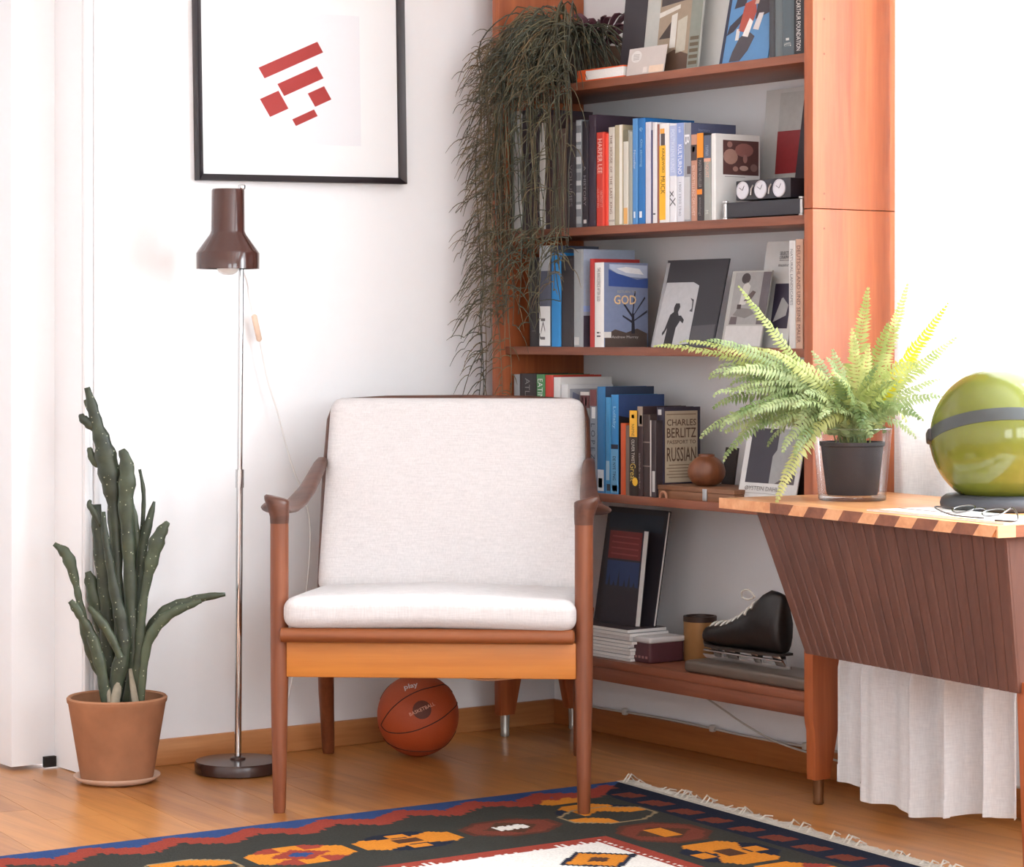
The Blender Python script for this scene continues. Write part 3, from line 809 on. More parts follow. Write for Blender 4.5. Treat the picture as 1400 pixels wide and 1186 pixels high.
# ------------------------------------------------------------------ cactus in a terracotta pot
PP = on_z(160, 1069, 0)
M_TERRA = plain((170, 122, 92), 0.9, noise=0.34, nscale=14, bump=0.2, spec=0.1)
cact = thing('potted_cactus', tuple(PP), 'tall green leaf cactus in a terracotta pot beside the door casing', 'potted plant')
MB().lathe([(0.0, 0.0), (0.072, 0.0), (0.086, 0.003), (0.103, 0.014), (0.104, 0.018), (0.101, 0.018), (0.085, 0.009), (0.0, 0.008)], PP, 48).build('saucer', plain((226, 194, 172), 0.4, noise=0.05), cact, smooth=0.9)
MB().lathe([(0.0, 0.009), (0.084, 0.009), (0.087, 0.013), (0.1165, 0.190), (0.1195, 0.194), (0.1205, 0.203), (0.117, 0.207), (0.110, 0.204), (0.105, 0.180), (0.100, 0.176), (0.0, 0.176)], PP, 48).build('pot', M_TERRA, cact, smooth=0.7)
MB().lathe([(0.0, 0.179), (0.06, 0.182), (0.104, 0.178), (0.104, 0.172), (0.0, 0.172)], PP, 28).build('soil', plain((44, 34, 30), 1.0, noise=0.4, nscale=120, bump=0.8), cact, smooth=1.0)
M_CACT = leaf_mat((42, 50, 38), (78, 88, 66), 0.0, 'cactus_skin')
m = M_CACT; nt = m.node_tree
# pale speckles on the skin
b = nt.nodes['Principled BSDF']; link = b.inputs['Base Color'].links[0]; src = link.from_socket
vo = nt.nodes.new('ShaderNodeTexVoronoi'); vo.inputs['Scale'].default_value = 75
tc_ = nt.nodes.new('ShaderNodeTexCoord'); nt.links.new(tc_.outputs['Object'], vo.inputs['Vector'])
lt = nt.nodes.new('ShaderNodeMath'); lt.operation = 'LESS_THAN'; lt.inputs[1].default_value = 0.13
nt.links.new(vo.outputs['Distance'], lt.inputs[0])
mxs = nt.nodes.new('ShaderNodeMix'); mxs.data_type = 'RGBA'; nt.links.new(lt.outputs[0], mxs.inputs[0]); nt.links.new(src, mxs.inputs[6]); mxs.inputs[7].default_value = lin((150, 156, 130)); nt.links.new(mxs.outputs[2], b.inputs['Base Color'])
dep0 = (PP - CAM).dot(FW)
PXM = F_PX / dep0
stems = [  # depth offset, thickness ratio, [(u, v, half width px)]
    (0.02, 0.55, [(165, 968, 9), (172, 905, 14), (168, 860, 12), (160, 800, 9), (158, 740, 9), (155, 690, 9), (152, 660, 15), (146, 630, 16), (140, 604, 12), (132, 580, 9), (126, 556, 8), (119, 530, 4)]),
    (0.00, 0.5, [(178, 970, 12), (184, 915, 12), (180, 860, 10), (178, 800, 9), (175, 740, 9), (172, 690, 11), (174, 655, 12), (172, 630, 9), (166, 615, 5)]),
    (0.05, 0.6, [(158, 968, 10), (150, 930, 12), (148, 880, 11), (146, 820, 11), (140, 770, 11), (134, 720, 9), (132, 690, 6)]),
    (-0.02, 0.6, [(152, 968, 8), (160, 930, 11), (168, 890, 11), (166, 850, 10), (158, 815, 8), (150, 770, 6), (144, 735, 5), (141, 700, 3)]),
    (0.03, 0.5, [(150, 962, 8), (142, 930, 7), (130, 905, 8), (122, 880, 9), (114, 850, 7), (108, 820, 5), (104, 800, 5), (96, 770, 9), (88, 755, 8), (74, 744, 3)]),
    (-0.03, 0.45, [(146, 960, 6), (140, 925, 8), (132, 890, 9), (122, 862, 7), (112, 845, 6), (104, 832, 7), (96, 822, 4)]),
    (-0.01, 0.5, [(186, 968, 10), (190, 925, 10), (192, 880, 8), (194, 840, 6), (200, 800, 6), (207, 770, 9), (215, 740, 11), (224, 722, 7), (230, 714, 3)]),
    (0.02, 0.5, [(190, 962, 5), (194, 905, 5), (200, 872, 7), (214, 848, 8), (232, 832, 8), (255, 824, 7), (280, 817, 6), (308, 813, 3)]),
    (-0.03, 0.5, [(192, 960, 4), (196, 915, 6), (202, 880, 7), (216, 855, 8), (236, 838, 7), (260, 828, 5), (275, 822, 3)]),
    (0.05, 0.8, [(182, 950, 5), (188, 880, 4), (190, 820, 4), (192, 760, 4), (196, 700, 3), (196, 670, 3), (191, 642, 2)]),
    (0.03, 0.7, [(186, 880, 5), (190, 800, 6), (196, 745, 7), (204, 712, 6), (211, 686, 2)]),
    (0.04, 0.6, [(180, 900, 6), (184, 820, 7), (188, 760, 6), (184, 715, 6), (180, 690, 4)]),
    (0.06, 0.6, [(150, 900, 6), (138, 860, 8), (130, 825, 10), (124, 795, 9), (120, 782, 4)]),
    (-0.04, 0.6, [(165, 900, 5), (150, 868, 6), (138, 850, 7), (128, 838, 5), (121, 830, 3)]),
    (0.03, 0.6, [(147, 640, 4), (130, 632, 6), (124, 620, 5), (122, 612, 3)]),
    (0.02, 0.6, [(132, 590, 4), (122, 580, 7), (113, 572, 6), (111, 566, 3)]),
    (0.04, 0.6, [(130, 575, 3), (120, 555, 4), (116, 547, 2)]),
    (0.03, 0.6, [(138, 720, 3), (128, 700, 5), (122, 690, 4), (124, 684, 2)]),
]
for do, fl, pl in stems:
    pts = []; rr = []
    raw = [at_depth(u, v, dep0 + do) for u, v, w in pl]
    if pl[0][1] > 940: raw[0].z = 0.172
    sp = smooth_path(raw, 4)
    ws = []
    for i in range(len(pl) - 1):
        for k in range(4): ws.append(pl[i][2] + (pl[i + 1][2] - pl[i][2]) * k / 4)
    ws.append(pl[-1][2])
    wob = [1 + 0.10 * math.sin(i * 1.7 + do * 90) for i in range(len(ws))]
    rr = [(w * q / PXM * fl, w * q / PXM) for w, q in zip(ws, wob)]
    MB().tube(sp, rr, 10, updir=FW).build('stem', M_CACT, cact, smooth=1.6)
# corky old wood at the stem bases
M_CORK = plain((150, 140, 122), 0.95, noise=0.3, nscale=70, bump=0.6)
for u0, v0, u1, v1, w in ((156, 966, 164, 925, 9.5), (186, 966, 178, 915, 5.5), (150, 962, 147, 930, 5.0)):
    MB().tube([at_depth(u0, v0, dep0 - 0.045), at_depth((u0 + u1) / 2, (v0 + v1) / 2, dep0 - 0.028), at_depth(u1, v1, dep0 - 0.012)], [w / PXM, w * 0.9 / PXM, w * 0.5 / PXM], 8, flat=0.7).build('corky_base', M_CORK, cact, smooth=1.2)

# ------------------------------------------------------------------ framed print on the back wall
fx0, fx1 = on_y(268, 250, -0.02).x, on_y(552, 250, -0.02).x
fzb = (on_y(268, 248, -0.02).z + on_y(552, 250.5, -0.02).z) / 2
pic = thing('framed_print', ((fx0 + fx1) / 2, -0.012, fzb), 'black framed print of red rectangles on white hanging on the back wall', 'picture')
roll = math.radians(1.0); pc = V(((fx0 + fx1) / 2, 0, fzb + 0.30))
def Pf(x, y, z):
    q = V((x, 0, z)) - pc; c, s = math.cos(roll), math.sin(roll)
    return V((pc.x + q.x * c - q.z * s, y, pc.z + q.x * s + q.z * c))
M_FRB = plain((34, 28, 32), 0.35, noise=0.1, spec=0.5)
FH = 0.78; W_ = 0.017; fd = -0.030
outer = [(fx0, fzb), (fx1, fzb), (fx1, fzb + FH), (fx0, fzb + FH)]
inner = [(fx0 + W_, fzb + W_), (fx1 - W_, fzb + W_), (fx1 - W_, fzb + FH - W_), (fx0 + W_, fzb + FH - W_)]
for i in range(4):
    j = (i + 1) % 4
    a, b2, c2_, d2 = outer[i], outer[j], inner[j], inner[i]
    mb_ = MB(); f_ = [Pf(p[0], -0.002, p[1]) for p in (a, b2, c2_, d2)]; g_ = [Pf(p[0], fd if n < 2 else fd + 0.010, p[1]) for n, p in enumerate((a, b2, c2_, d2))]
    mb_.add(f_ + g_, [(0, 1, 2, 3), (7, 6, 5, 4), (0, 4, 5, 1), (1, 5, 6, 2), (2, 6, 7, 3), (3, 7, 4, 0)])
    mb_.build('frame_bar', M_FRB, pic, bevel=0.001)
mat_ = MB().box((fx0 + W_ - 0.002, -0.012, fzb + W_ - 0.002), (fx1 - W_ + 0.002, -0.004, fzb + FH - W_ + 0.002), Pf).build('white_mount', plain((246, 246, 246), 0.6, noise=0), pic)
ax0, ax1 = on_y(352, 150, -0.012).x, on_y(492, 150, -0.012).x
az0, az1 = on_y(480, 201, -0.012).z, on_y(480, 44, -0.012).z
sheet = MB().box((ax0 - 0.02, -0.0128, az0), (ax1, -0.0119, az1 + 0.04), Pf).build('paper_sheet', plain((238, 238, 241), 0.6, noise=0), pic)
M_REDP = plain((172, 54, 50), 0.6, noise=0.05)
def red_bar(u, v, lu, wu, ang):
    c_ = on_y(u, v, -0.013); px = F_PX / (c_ - CAM).dot(FW); kx = 1 / (px * RT.x); kz = 1 / px
    ca3, sa3 = math.cos(ang), math.sin(ang); poly = []
    for a_, b_ in ((-1, -1), (1, -1), (1, 1), (-1, 1)):
        du = a_ * lu / 2 * ca3 - b_ * wu / 2 * sa3; dv = a_ * lu / 2 * sa3 + b_ * wu / 2 * ca3
        poly.append(V((c_.x + du * kx, -0.0128, c_.z - dv * kz)))
    MB().prism(poly, (0, -0.0004, 0)).build('red_shape', M_REDP, sheet)
# a plain abstract arrangement of red bars and blocks
for args in ((398, 82, 86, 16, -0.5), (411, 111, 58, 18, -0.5), (375, 142, 27, 27, -0.5), (437, 132, 24, 20, -0.5), (417, 161, 32, 10, -0.5)):
    red_bar(*args)
MB().box((fx0 + W_, -0.0195, fzb + W_), (fx1 - W_, -0.0180, fzb + FH - W_), Pf).build('glazing', glass_mat('picture_glass', (0.99, 0.99, 0.99), 0.03), pic)

# ------------------------------------------------------------------ books and things on the shelves
M_PAGE = plain((226, 218, 204), 0.9, noise=0.12, nscale=300, spec=0.1)
M_PAGE_W = plain((232, 230, 226), 0.9, noise=0.10, nscale=300, spec=0.1)
GR = ['', 'books on the second shelf', 'books on the third shelf', 'books on the fourth shelf', '']
def book(label, u0, u1, vt, sh, c, depth=0.15, x=None, texts=(), bands=(), rough=0.45, zb=None, pages=None, name='book', group=None, soft=False):
    x = SX + 0.008 if x is None else x
    z0 = SHELF_Z[sh] if zb is None else zb
    y0 = on_x(u0, 400, x).y - 0.0003; y1 = on_x(u1, 400, x).y + 0.0003
    zt_ = on_x((u0 + u1) / 2, vt, x).z
    w = y0 - y1; th = min(0.0025, w * 0.16); h = zt_ - z0
    r = thing(name, (x, (y0 + y1) / 2, z0), label, 'book', group or GR[sh])
    cv = MB()
    x1 = x + depth
    prof = [(x + 0.0015, y0), (x, y0 - w * 0.2), (x, y1 + w * 0.2), (x + 0.0015, y1), (x1, y1), (x1, y1 + th), (x + th, y1 + th), (x + th, y0 - th), (x1, y0 - th), (x1, y0)]
    n = len(prof)
    cv.add([(p[0], p[1], z0) for p in prof] + [(p[0], p[1], zt_) for p in prof],
           [(i, (i + 1) % n, n + (i + 1) % n, n + i) for i in range(n)] +
           [(0, 9, 8, 7), (3, 6, 5, 4), (0, 7, 6, 3, 2, 1)] + [(n + 7, n + 8, n + 9, n + 0), (n + 4, n + 5, n + 6, n + 3), (n + 1, n + 2, n + 3, n + 6, n + 7, n + 0)])
    cv.build('cover', plain(c, rough, noise=0.06, nscale=40), r)
    ins = 0.0005 if soft else 0.003
    MB().box((x + th, y1 + th, z0 + (0.0005 if soft else 0.002)), (x1 - (0.0005 if soft else 0.004), y0 - th, zt_ - ins)).build('pages', pages or M_PAGE, r)
    for bd in bands:
        f0, f1, bc_ = bd[:3]; g0, g1 = bd[3:5] if len(bd) > 3 else (0.04, 0.96)
        MB().box((x - 0.0004, y0 - w * g1, zt_ - h * f1), (x + 0.0012, y0 - w * g0, zt_ - h * f0)).build('spine_print', plain(bc_, 0.5, noise=0.05), r)
    for tx in texts:
        s_, f0, f1, tc_ = tx[:4]; ww = tx[4] if len(tx) > 4 else 0.5; of = tx[5] if len(tx) > 5 else 0.5
        text(r, s_, (x, y0 - w * of, zt_ - h * (f0 + f1) / 2), (0, 0, -1), (0, -1, 0), h * (f1 - f0), w * ww, tc_, lift=0.0007)
    return dict(r=r, x0=x, x1=x1, y0=y0, y1=y1, z0=z0, z1=zt_, h=h, w=w)
def cover_shape(bk, poly, c, name='cover_print', lift=0.0004, k=0):
    P = [V((bk['x0'] + 0.002 + (bk['x1'] - bk['x0'] - 0.002) * a, bk['y1'] - 0.0001 - 0.00015 * k, bk['z0'] + bk['h'] * b)) for a, b in poly]
    return MB().prism(P, (0, -lift, 0)).build(name, plain(c, 0.5, noise=0.1, nscale=90) if isinstance(c, tuple) else c, bk['r'])
def rect(a0, b0, a1, b1): return [(a0, b0), (a1, b0), (a1, b1), (a0, b1)]
def cover_text(bk, s, a, b, wa, hb, c, bold=0.0, lift=0.0014):
    text(bk['r'], s, (bk['x0'] + 0.002 + (bk['x1'] - bk['x0']) * a, bk['y1'], bk['z0'] + bk['h'] * b), (1, 0, 0), (0, 0, 1), (bk['x1'] - bk['x0']) * wa, bk['h'] * hb, c, lift=lift, bold=bold)
def panel(name, label, cat, uL, uR, vt, sh, xb, lean, th, c, zb=None, group=None, pages=False, rough=0.45, uLt=None):
    z0 = SHELF_Z[sh] if zb is None else zb
    yL = on_x(uL, 400, xb).y; yR = on_x(uR, 400, xb).y
    h = on_x((uL + uR) / 2, vt, xb + lean).z - z0
    r = thing(name, (xb, (yL + yR) / 2, z0), label, cat, group)
    O = V((xb, yL, z0 + 0.0005)); R_ = V((0, yR - yL, 0)); U_ = V((lean, 0, h)); N = R_.cross(U_).normalized()
    if N.x > 0: N = -N
    fr_ = dict(r=r, O=O, R=R_, U=U_, N=N, x0=xb, w=yL - yR, h=h)
    b0 = -N * th
    if pages:
        t1 = -N * (0.0015)
        q = [O, O + R_, O + R_ + U_, O + U_]
        MB().prism(q, t1).build('cover', plain(c, rough, noise=0.08, nscale=50), r)
        MB().prism([p + t1 for p in [O + R_ * 0.01 + U_ * 0.01, O + R_ * 0.99 + U_ * 0.01, O + R_ * 0.99 + U_ * 0.99, O + R_ * 0.01 + U_ * 0.99]], b0 - t1 * 2).build('pages', M_PAGE_W, r)
        MB().prism([p + b0 - t1 for p in q], t1).build('back_cover', plain(c, rough, noise=0.08, nscale=50), r)
    else:
        MB().prism([O, O + R_, O + R_ + U_, O + U_], b0).build('board', plain(c, rough, noise=0.05, nscale=50), r)
    return fr_
def shape(f, poly, c, name='print_shape', k=0):
    P = [f['O'] + f['R'] * a + f['U'] * b + f['N'] * (0.0001 + 0.0002 * k) for a, b in poly]
    return MB().prism(P, f['N'] * 0.0003).build(name, plain(c, 0.5, noise=0.12, nscale=70) if isinstance(c, tuple) else c, f['r'])
def ptext(f, s, a, b, wa, hb, c, bold=0.0):
    text(f['r'], s, f['O'] + f['R'] * a + f['U'] * b, f['R'], f['U'], f['R'].length * wa, f['U'].length * hb, c, lift=0.0016, bold=bold)

# --- top shelf in view
f = panel('brochure', 'white brochure panel between the building photo magazine and the blue magazine', 'brochure', 954, 990, -40, 0, -0.20, 0.035, 0.002, (196, 196, 192))
f = panel('magazine', 'magazine with brown photo of buildings on the top shelf', 'magazine', 877, 954, -38, 0, -0.235, 0.03, 0.004, (176, 176, 170), pages=True)
shape(f, rect(0.24, 0.02, 0.80, 0.98), (150, 132, 112), 'cover_photo')
shape(f, rect(0.80, 0.02, 0.99, 0.98), (128, 132, 122), 'cover_photo')
shape(f, [(0.24, 0.02), (0.80, 0.02), (0.80, 0.16), (0.55, 0.22), (0.24, 0.13)], (84, 62, 48), k=1)
shape(f, [(0.26, 0.34), (0.46, 0.50), (0.46, 0.34)], (58, 44, 38), k=1)
shape(f, [(0.46, 0.24), (0.56, 0.24), (0.56, 0.58), (0.46, 0.56)], (208, 204, 196), k=1)
shape(f, [(0.58, 0.18), (0.74, 0.2), (0.74, 0.54), (0.58, 0.5)], (182, 176, 160), k=1)
shape(f, [(0.24, 0.55), (0.60, 0.62), (0.60, 0.66), (0.24, 0.60)], (206, 200, 190), k=1)
shape(f, [(0.26, 0.66), (0.78, 0.70), (0.78, 0.97), (0.26, 0.97)], (66, 58, 58), k=1)
for i in range(5): shape(f, rect(0.82, 0.05 + 0.06 * i, 0.97, 0.085 + 0.06 * i), (92, 80, 60), k=1)
f = panel('book', 'dark covered book standing beside the brown pot on the top shelf', 'book', 846, 877, -40, 0, -0.225, 0.03, 0.012, (44, 38, 44), pages=True)
f = panel('magazine', 'blue magazine with jumbled red and white machine parts on its cover', 'magazine', 983, 1049, -42, 0, -0.245, 0.05, 0.004, (84, 132, 178), pages=True)
shape(f, rect(0.0, 0.0, 0.06, 1.0), (40, 44, 66))
shape(f, [(0.06, 0.30), (0.20, 0.34), (0.34, 0.44), (0.34, 0.52), (0.22, 0.46), (0.10, 0.40)], (46, 42, 54), k=1)
shape(f, [(0.20, 0.02), (0.42, 0.02), (0.56, 0.12), (0.66, 0.26), (0.50, 0.33), (0.34, 0.26), (0.24, 0.12)], (70, 64, 70), k=1)
shape(f, [(0.30, 0.34), (0.52, 0.30), (0.62, 0.52), (0.56, 0.66), (0.36, 0.62)], (164, 72, 58), k=2)
shape(f, [(0.40, 0.28), (0.52, 0.26), (0.58, 0.42), (0.50, 0.46)], (222, 216, 210), k=3)
shape(f, [(0.60, 0.34), (0.72, 0.32), (0.78, 0.5), (0.68, 0.5)], (206, 198, 196), k=2)
shape(f, [(0.62, 0.44), (0.92, 0.5), (0.98, 0.75), (0.80, 0.92), (0.62, 0.86)], (58, 50, 56), k=1)
shape(f, [(0.14, 0.58), (0.36, 0.60), (0.44, 0.80), (0.34, 0.92), (0.18, 0.72)], (50, 46, 58), k=1)
shape(f, [(0.56, 0.6), (0.64, 0.6), (0.74, 0.95), (0.66, 0.95)], (188, 160, 146), k=3)
shape(f, [(0.76, 0.68), (0.84, 0.68), (0.84, 0.76), (0.76, 0.76)], (226, 222, 216), k=3)
shape(f, [(0.26, 0.24), (0.33, 0.24), (0.33, 0.36), (0.26, 0.36)], (214, 210, 206), k=2)
book('dark grey book squeezed right beside the blue magazine on the top shelf', 1051, 1059, -30, 0, (56, 56, 60), 0.16, group='books on the top shelf')
book('grey green book with plain spine, left of the lettered teal book', 1059, 1069, -32, 0, (92, 100, 102), 0.16, group='books on the top shelf')
book('teal grey book with small white letters low on its spine', 1069, 1085, -34, 0, (76, 88, 94), 0.16, texts=[('NLT', 0.84, 0.885, (196, 196, 190), 0.6)], bands=[(0.78, 0.81, (190, 190, 186), 0.35, 0.62)], group='books on the top shelf')
book('black book with white spine lettering against the right side of the top shelf', 1085, 1099, -30, 0, (34, 32, 36), 0.16, texts=[('MACARTHUR FOUNDATION', 0.20, 0.95, (214, 210, 206), 0.42)], group='books on the top shelf')
# flat orange book, card, brown pot
z1_ = SHELF_Z[0]
yA, yB = on_x(790, 100, -0.262).y, on_x(853, 100, -0.262).y
ob = thing('book', (-0.20, (yA + yB) / 2, z1_), 'orange book lying flat at the shelf edge beside the trailing plant', 'book')
hb_ = 0.030
cvm = MB()
for q in ((z1_ + 0.0005, z1_ + 0.0035), (z1_ + hb_ - 0.003, z1_ + hb_)): cvm.box((-0.264, yB, q[0]), (-0.12, yA, q[1]))
cvm.box((-0.264, yA - 0.034, z1_ + 0.0035), (-0.12, yA, z1_ + hb_ - 0.003)).build('cover', plain((226, 96, 44), 0.5), ob)
MB().box((-0.2625, yB + 0.003, z1_ + 0.0035), (-0.123, yA - 0.034, z1_ + hb_ - 0.003)).build('pages', M_PAGE_W, ob)
yL, yR = on_x(855, 100, -0.266).y, on_x(907, 100, -0.266).y
cardroot = panel('greeting_card', 'small pale card with round emblem leaning at the front of the top shelf', 'card', 856, 907, 65, 0, -0.262, 0.012, 0.002, (196, 186, 180))
MBc = [(0.22 + 0.14 * math.cos(i * 0.39), 0.68 + 0.22 * math.sin(i * 0.39)) for i in range(16)]
shape(cardroot, MBc, (214, 210, 206), 'round_emblem')
for i in range(4): shape(cardroot, rect(0.14, 0.56 + 0.06 * i, 0.30, 0.59 + 0.06 * i), (172, 166, 162), 'printed_line', k=1)
shape(cardroot, rect(0.60, 0.02, 0.98, 0.28), (222, 196, 172), 'printed_patch')
shape(cardroot, rect(0.44, 0.05, 0.55, 0.26), (216, 206, 200), 'printed_patch')
M_BPOT = plain((104, 82, 66), 0.7, noise=0.15, nscale=30)
bpz = V((-0.135, on_x(822, 60, -0.135).y, z1_))
bpot = thing('potted_plant', tuple(bpz), 'small brown pot with purple leaved plant on the top shelf', 'potted plant')
MB().lathe([(0.0, 0.0), (0.042, 0.0), (0.044, 0.004), (0.054, 0.098), (0.055, 0.104), (0.051, 0.104), (0.048, 0.094), (0.0, 0.094)], bpz, 28).build('pot', M_BPOT, bpot, smooth=0.8)
M_PURP = leaf_mat((62, 34, 44), (112, 70, 82), 0.2, 'purple_leaf')
random.seed(3)
for i in range(22):
    an = random.uniform(0, 6.28); r_ = random.uniform(0.02, 0.075); hh = random.uniform(0.11, 0.21)
    p0 = bpz + V((0.01 * math.cos(an), 0.01 * math.sin(an), 0.092)); p2 = bpz + V((r_ * math.cos(an), r_ * math.sin(an), hh)); p1 = (p0 + p2) / 2 + V((0, 0, 0.03))
    if p2.x > -0.03: p2.x = -0.03
    MB().tube(bez([p0, p1, p2, p2 + V((0.03 * math.cos(an), 0.03 * math.sin(an), -0.02))], 6), [0.002, 0.003, 0.007, 0.010, 0.010, 0.006, 0.001], 5, flat=0.25).build('leaf', M_PURP, bpot, smooth=2.0)

# --- second shelf: books left to right
B2 = 1
dk = (50, 40, 44)
book('narrow dark book at the left end of the second shelf behind the trailing plant', 697.5, 701, 160, B2, dk, 0.15)
book('first white spined book behind the trailing plant on the second shelf', 701, 713, 152, B2, (206, 206, 204), 0.16)
book('thick dark purple book behind the plant, between the two white spines', 713.5, 736.5, 150, B2, (58, 44, 52), 0.18)
book('second white spined book behind the trailing plant on the second shelf', 737, 745, 168, B2, (200, 198, 194), 0.15)
book('dark maroon book behind the plant, right of the second white spine', 745.5, 760, 158, B2, (62, 44, 46), 0.16)
book('brown book behind the trailing plant on the second shelf', 760.5, 774, 176, B2, (92, 72, 64), 0.15)
book('black book behind the plant, left of the marbled spine', 774.5, 786.5, 168, B2, (46, 40, 44), 0.17, texts=[('VOLUMES', 0.4, 0.8, (130, 122, 120), 0.35)])
bm_ = book('book with marbled grey and white spine at the edge of the plant', 787, 795, 164, B2, (120, 124, 128), 0.17)
random.seed(8)
for i in range(9):
    f0 = i / 9 + 0.01
    MB().box((bm_['x0'] - 0.0004, bm_['y1'] + bm_['w'] * 0.1, bm_['z1'] - bm_['h'] * (f0 + random.uniform(0.03, 0.085))), (bm_['x0'] + 0.001, bm_['y0'] - bm_['w'] * 0.1, bm_['z1'] - bm_['h'] * f0)).build('spine_print', plain((198, 200, 202) if i % 2 else (164, 168, 172), 0.5), bm_['r'])
book('black book with small pale emblem at the foot of its spine', 795.5, 804, 166, B2, (42, 36, 44), 0.17, texts=[('A  HISTORY', 0.42, 0.80, (150, 146, 150), 0.4)], bands=[(0.93, 0.965, (206, 200, 196), 0.3, 0.75)])
book('large dark plum book reaching far back, left of the bright red book', 804.5, 814.5, 157, B2, (58, 44, 58), 0.252)
b_ = book('bright red book with white spine lettering on the second shelf', 815, 826, 181, B2, (196, 58, 46), 0.15, x=SX + 0.003, texts=[('HARPER LEE', 0.07, 0.44, (236, 190, 180), 0.55), ('GÅ SETT EN', 0.60, 0.80, (226, 150, 140), 0.3, 0.3), ('VAKTPOST UT', 0.62, 0.80, (226, 150, 140), 0.3, 0.68)], bands=[(0.0, 1.0, (222, 78, 62), 0.80, 0.99)])  # brighter edge band leads into the lit cover side, painted in
book('slim red book tucked behind the bright red one', 826.3, 831.3, 183, B2, (226, 74, 56), 0.13)  # cover side of the red book, its brighter light put into the colour
book('cream book with brown lettering running down the spine', 831.6, 839.8, 174, B2, (204, 196, 184), 0.15, texts=[('THE  HOUSE  OF  THE  LAST  KING', 0.08, 0.88, (110, 66, 52), 0.42)], bands=[(0.94, 0.96, (170, 160, 150))])
book('olive cream cloth book with rounded glossy spine', 840, 851.4, 171, B2, (176, 164, 134), 0.16, rough=0.25, bands=[(0.0, 0.99, (226, 222, 210), 0.62, 0.92)])  # pale full-height strip paints the highlight along the rounded spine
book('thin cream book with orange block at the foot of its spine', 851.7, 858.7, 178, B2, (206, 202, 190), 0.14, bands=[(0.0, 0.12, (112, 108, 88)), (0.82, 0.99, (222, 168, 96), 0.15, 0.85)])
book('thin grey green book left of the two blue books', 859, 864, 180, B2, (158, 160, 150), 0.14)
book('light blue book with white crescent on its spine, left of its darker neighbour', 864.3, 871.5, 162, B2, (78, 138, 196), 0.15, texts=[('Noveller', 0.30, 0.48, (196, 212, 228), 0.4)], bands=[(0.88, 0.94, (220, 228, 236), 0.3, 0.6)])
book('deep blue book with white crescent on its spine', 871.8, 881.7, 161.5, B2, (30, 108, 176), 0.16, texts=[('Om skriving', 0.20, 0.46, (150, 196, 220), 0.4), ('Gr', 0.09, 0.13, (170, 206, 226), 0.4)], bands=[(0.88, 0.94, (226, 232, 238), 0.25, 0.6)])
book('lilac white book right of the deep blue book', 882, 889.6, 167, B2, (206, 204, 214), 0.15)
book('very thin navy book between two white ones', 889.8, 891.6, 178, B2, (44, 42, 92), 0.14)
book('white book with tiny mark low on its spine', 891.8, 898, 167.5, B2, (224, 222, 222), 0.15, bands=[(0.90, 0.915, (60, 60, 70), 0.2, 0.7)])
book('very thin brown book left of the yellow spined book', 898.2, 900.8, 170, B2, (140, 84, 72), 0.15)
book('white book with yellow spine panel and dark title', 901, 914.6, 169, B2, (230, 228, 226), 0.15, bands=[(0.22, 0.97, (240, 182, 40), 0.04, 0.66), (0.05, 0.10, (236, 168, 70), 0.1, 0.55), (0.10, 0.22, (84, 76, 76), 0.18, 0.6)], texts=[('KRAJEWSKI', 0.25, 0.49, (70, 52, 26), 0.34, 0.40), ('MUCK', 0.53, 0.71, (70, 52, 26), 0.42, 0.40)])
book('white and pale blue book with thin black sketch on its spine', 915, 924.8, 169, B2, (226, 226, 230), 0.15, bands=[(0.02, 0.53, (176, 188, 220), 0.05, 0.95)], texts=[('POLITIKKENS KUNST', 0.06, 0.5, (214, 222, 238), 0.5), ('xX', 0.68, 0.84, (90, 90, 96), 0.8)])
book('periwinkle blue and white book with white title', 925, 934.8, 168, B2, (216, 218, 226), 0.15, bands=[(0.0, 0.54, (138, 158, 208), 0.03, 0.97)], texts=[('KULTURNO', 0.22, 0.52, (240, 242, 248), 0.55), ('a sak', 0.04, 0.1, (226, 230, 240), 0.4), ('1900 1920 1940', 0.6, 0.94, (150, 152, 160), 0.35)])
g_ = book('large grey book with a big letter on its spine and slate blue cover', 935, 944, 168, B2, (150, 152, 158), 0.145, texts=[('B', 0.12, 0.22, (232, 232, 236), 0.75)], bands=[(0.44, 0.52, (90, 80, 84), 0.5, 0.95), (0.55, 0.98, (190, 190, 192), 0.05, 0.9)])
cover_shape(g_, rect(0, 0.0, 1, 1), (84, 90, 118), 'cover_face'); cover_text(g_, 'literature', 0.28, 0.93, 0.25, 0.03, (140, 146, 168))
book('salmon pink paperback with dark photo band on its spine', 944.3, 952.4, 184, B2, (188, 138, 116), 0.12, bands=[(0.12, 0.30, (70, 56, 56)), (0.14, 0.2, (150, 120, 110), 0.3, 0.7)], texts=[('EN FORTELLING OM LIVET', 0.36, 0.94, (224, 192, 176), 0.5)])
book('black paperback with orange blocks at top and middle of spine', 952.7, 961.7, 182, B2, (54, 48, 50), 0.12, bands=[(0.0, 0.28, (242, 144, 30)), (0.64, 0.70, (240, 140, 36), 0.0, 0.8)], texts=[('MASTER NOVELLER', 0.31, 0.62, (150, 144, 142), 0.45), ('antologi', 0.73, 0.94, (140, 134, 132), 0.45)])
book('grey paperback with slate top and peach lettering', 962, 971.7, 185, B2, (152, 154, 148), 0.12, bands=[(0.0, 0.27, (84, 92, 112)), (0.27, 0.31, (214, 160, 134))], texts=[('ENQUIST', 0.30, 0.50, (226, 178, 154), 0.5), ('roman', 0.12, 0.24, (150, 156, 172), 0.4), ('M', 0.88, 0.92, (206, 206, 200), 0.4)])
wbk = book('white book whose cover shows a brown still life photo', 972, 978, 182.5, B2, (220, 220, 218), 0.142)
cover_shape(wbk, rect(0.16, 0.53, 0.97, 0.93), (88, 58, 56), 'cover_photo')
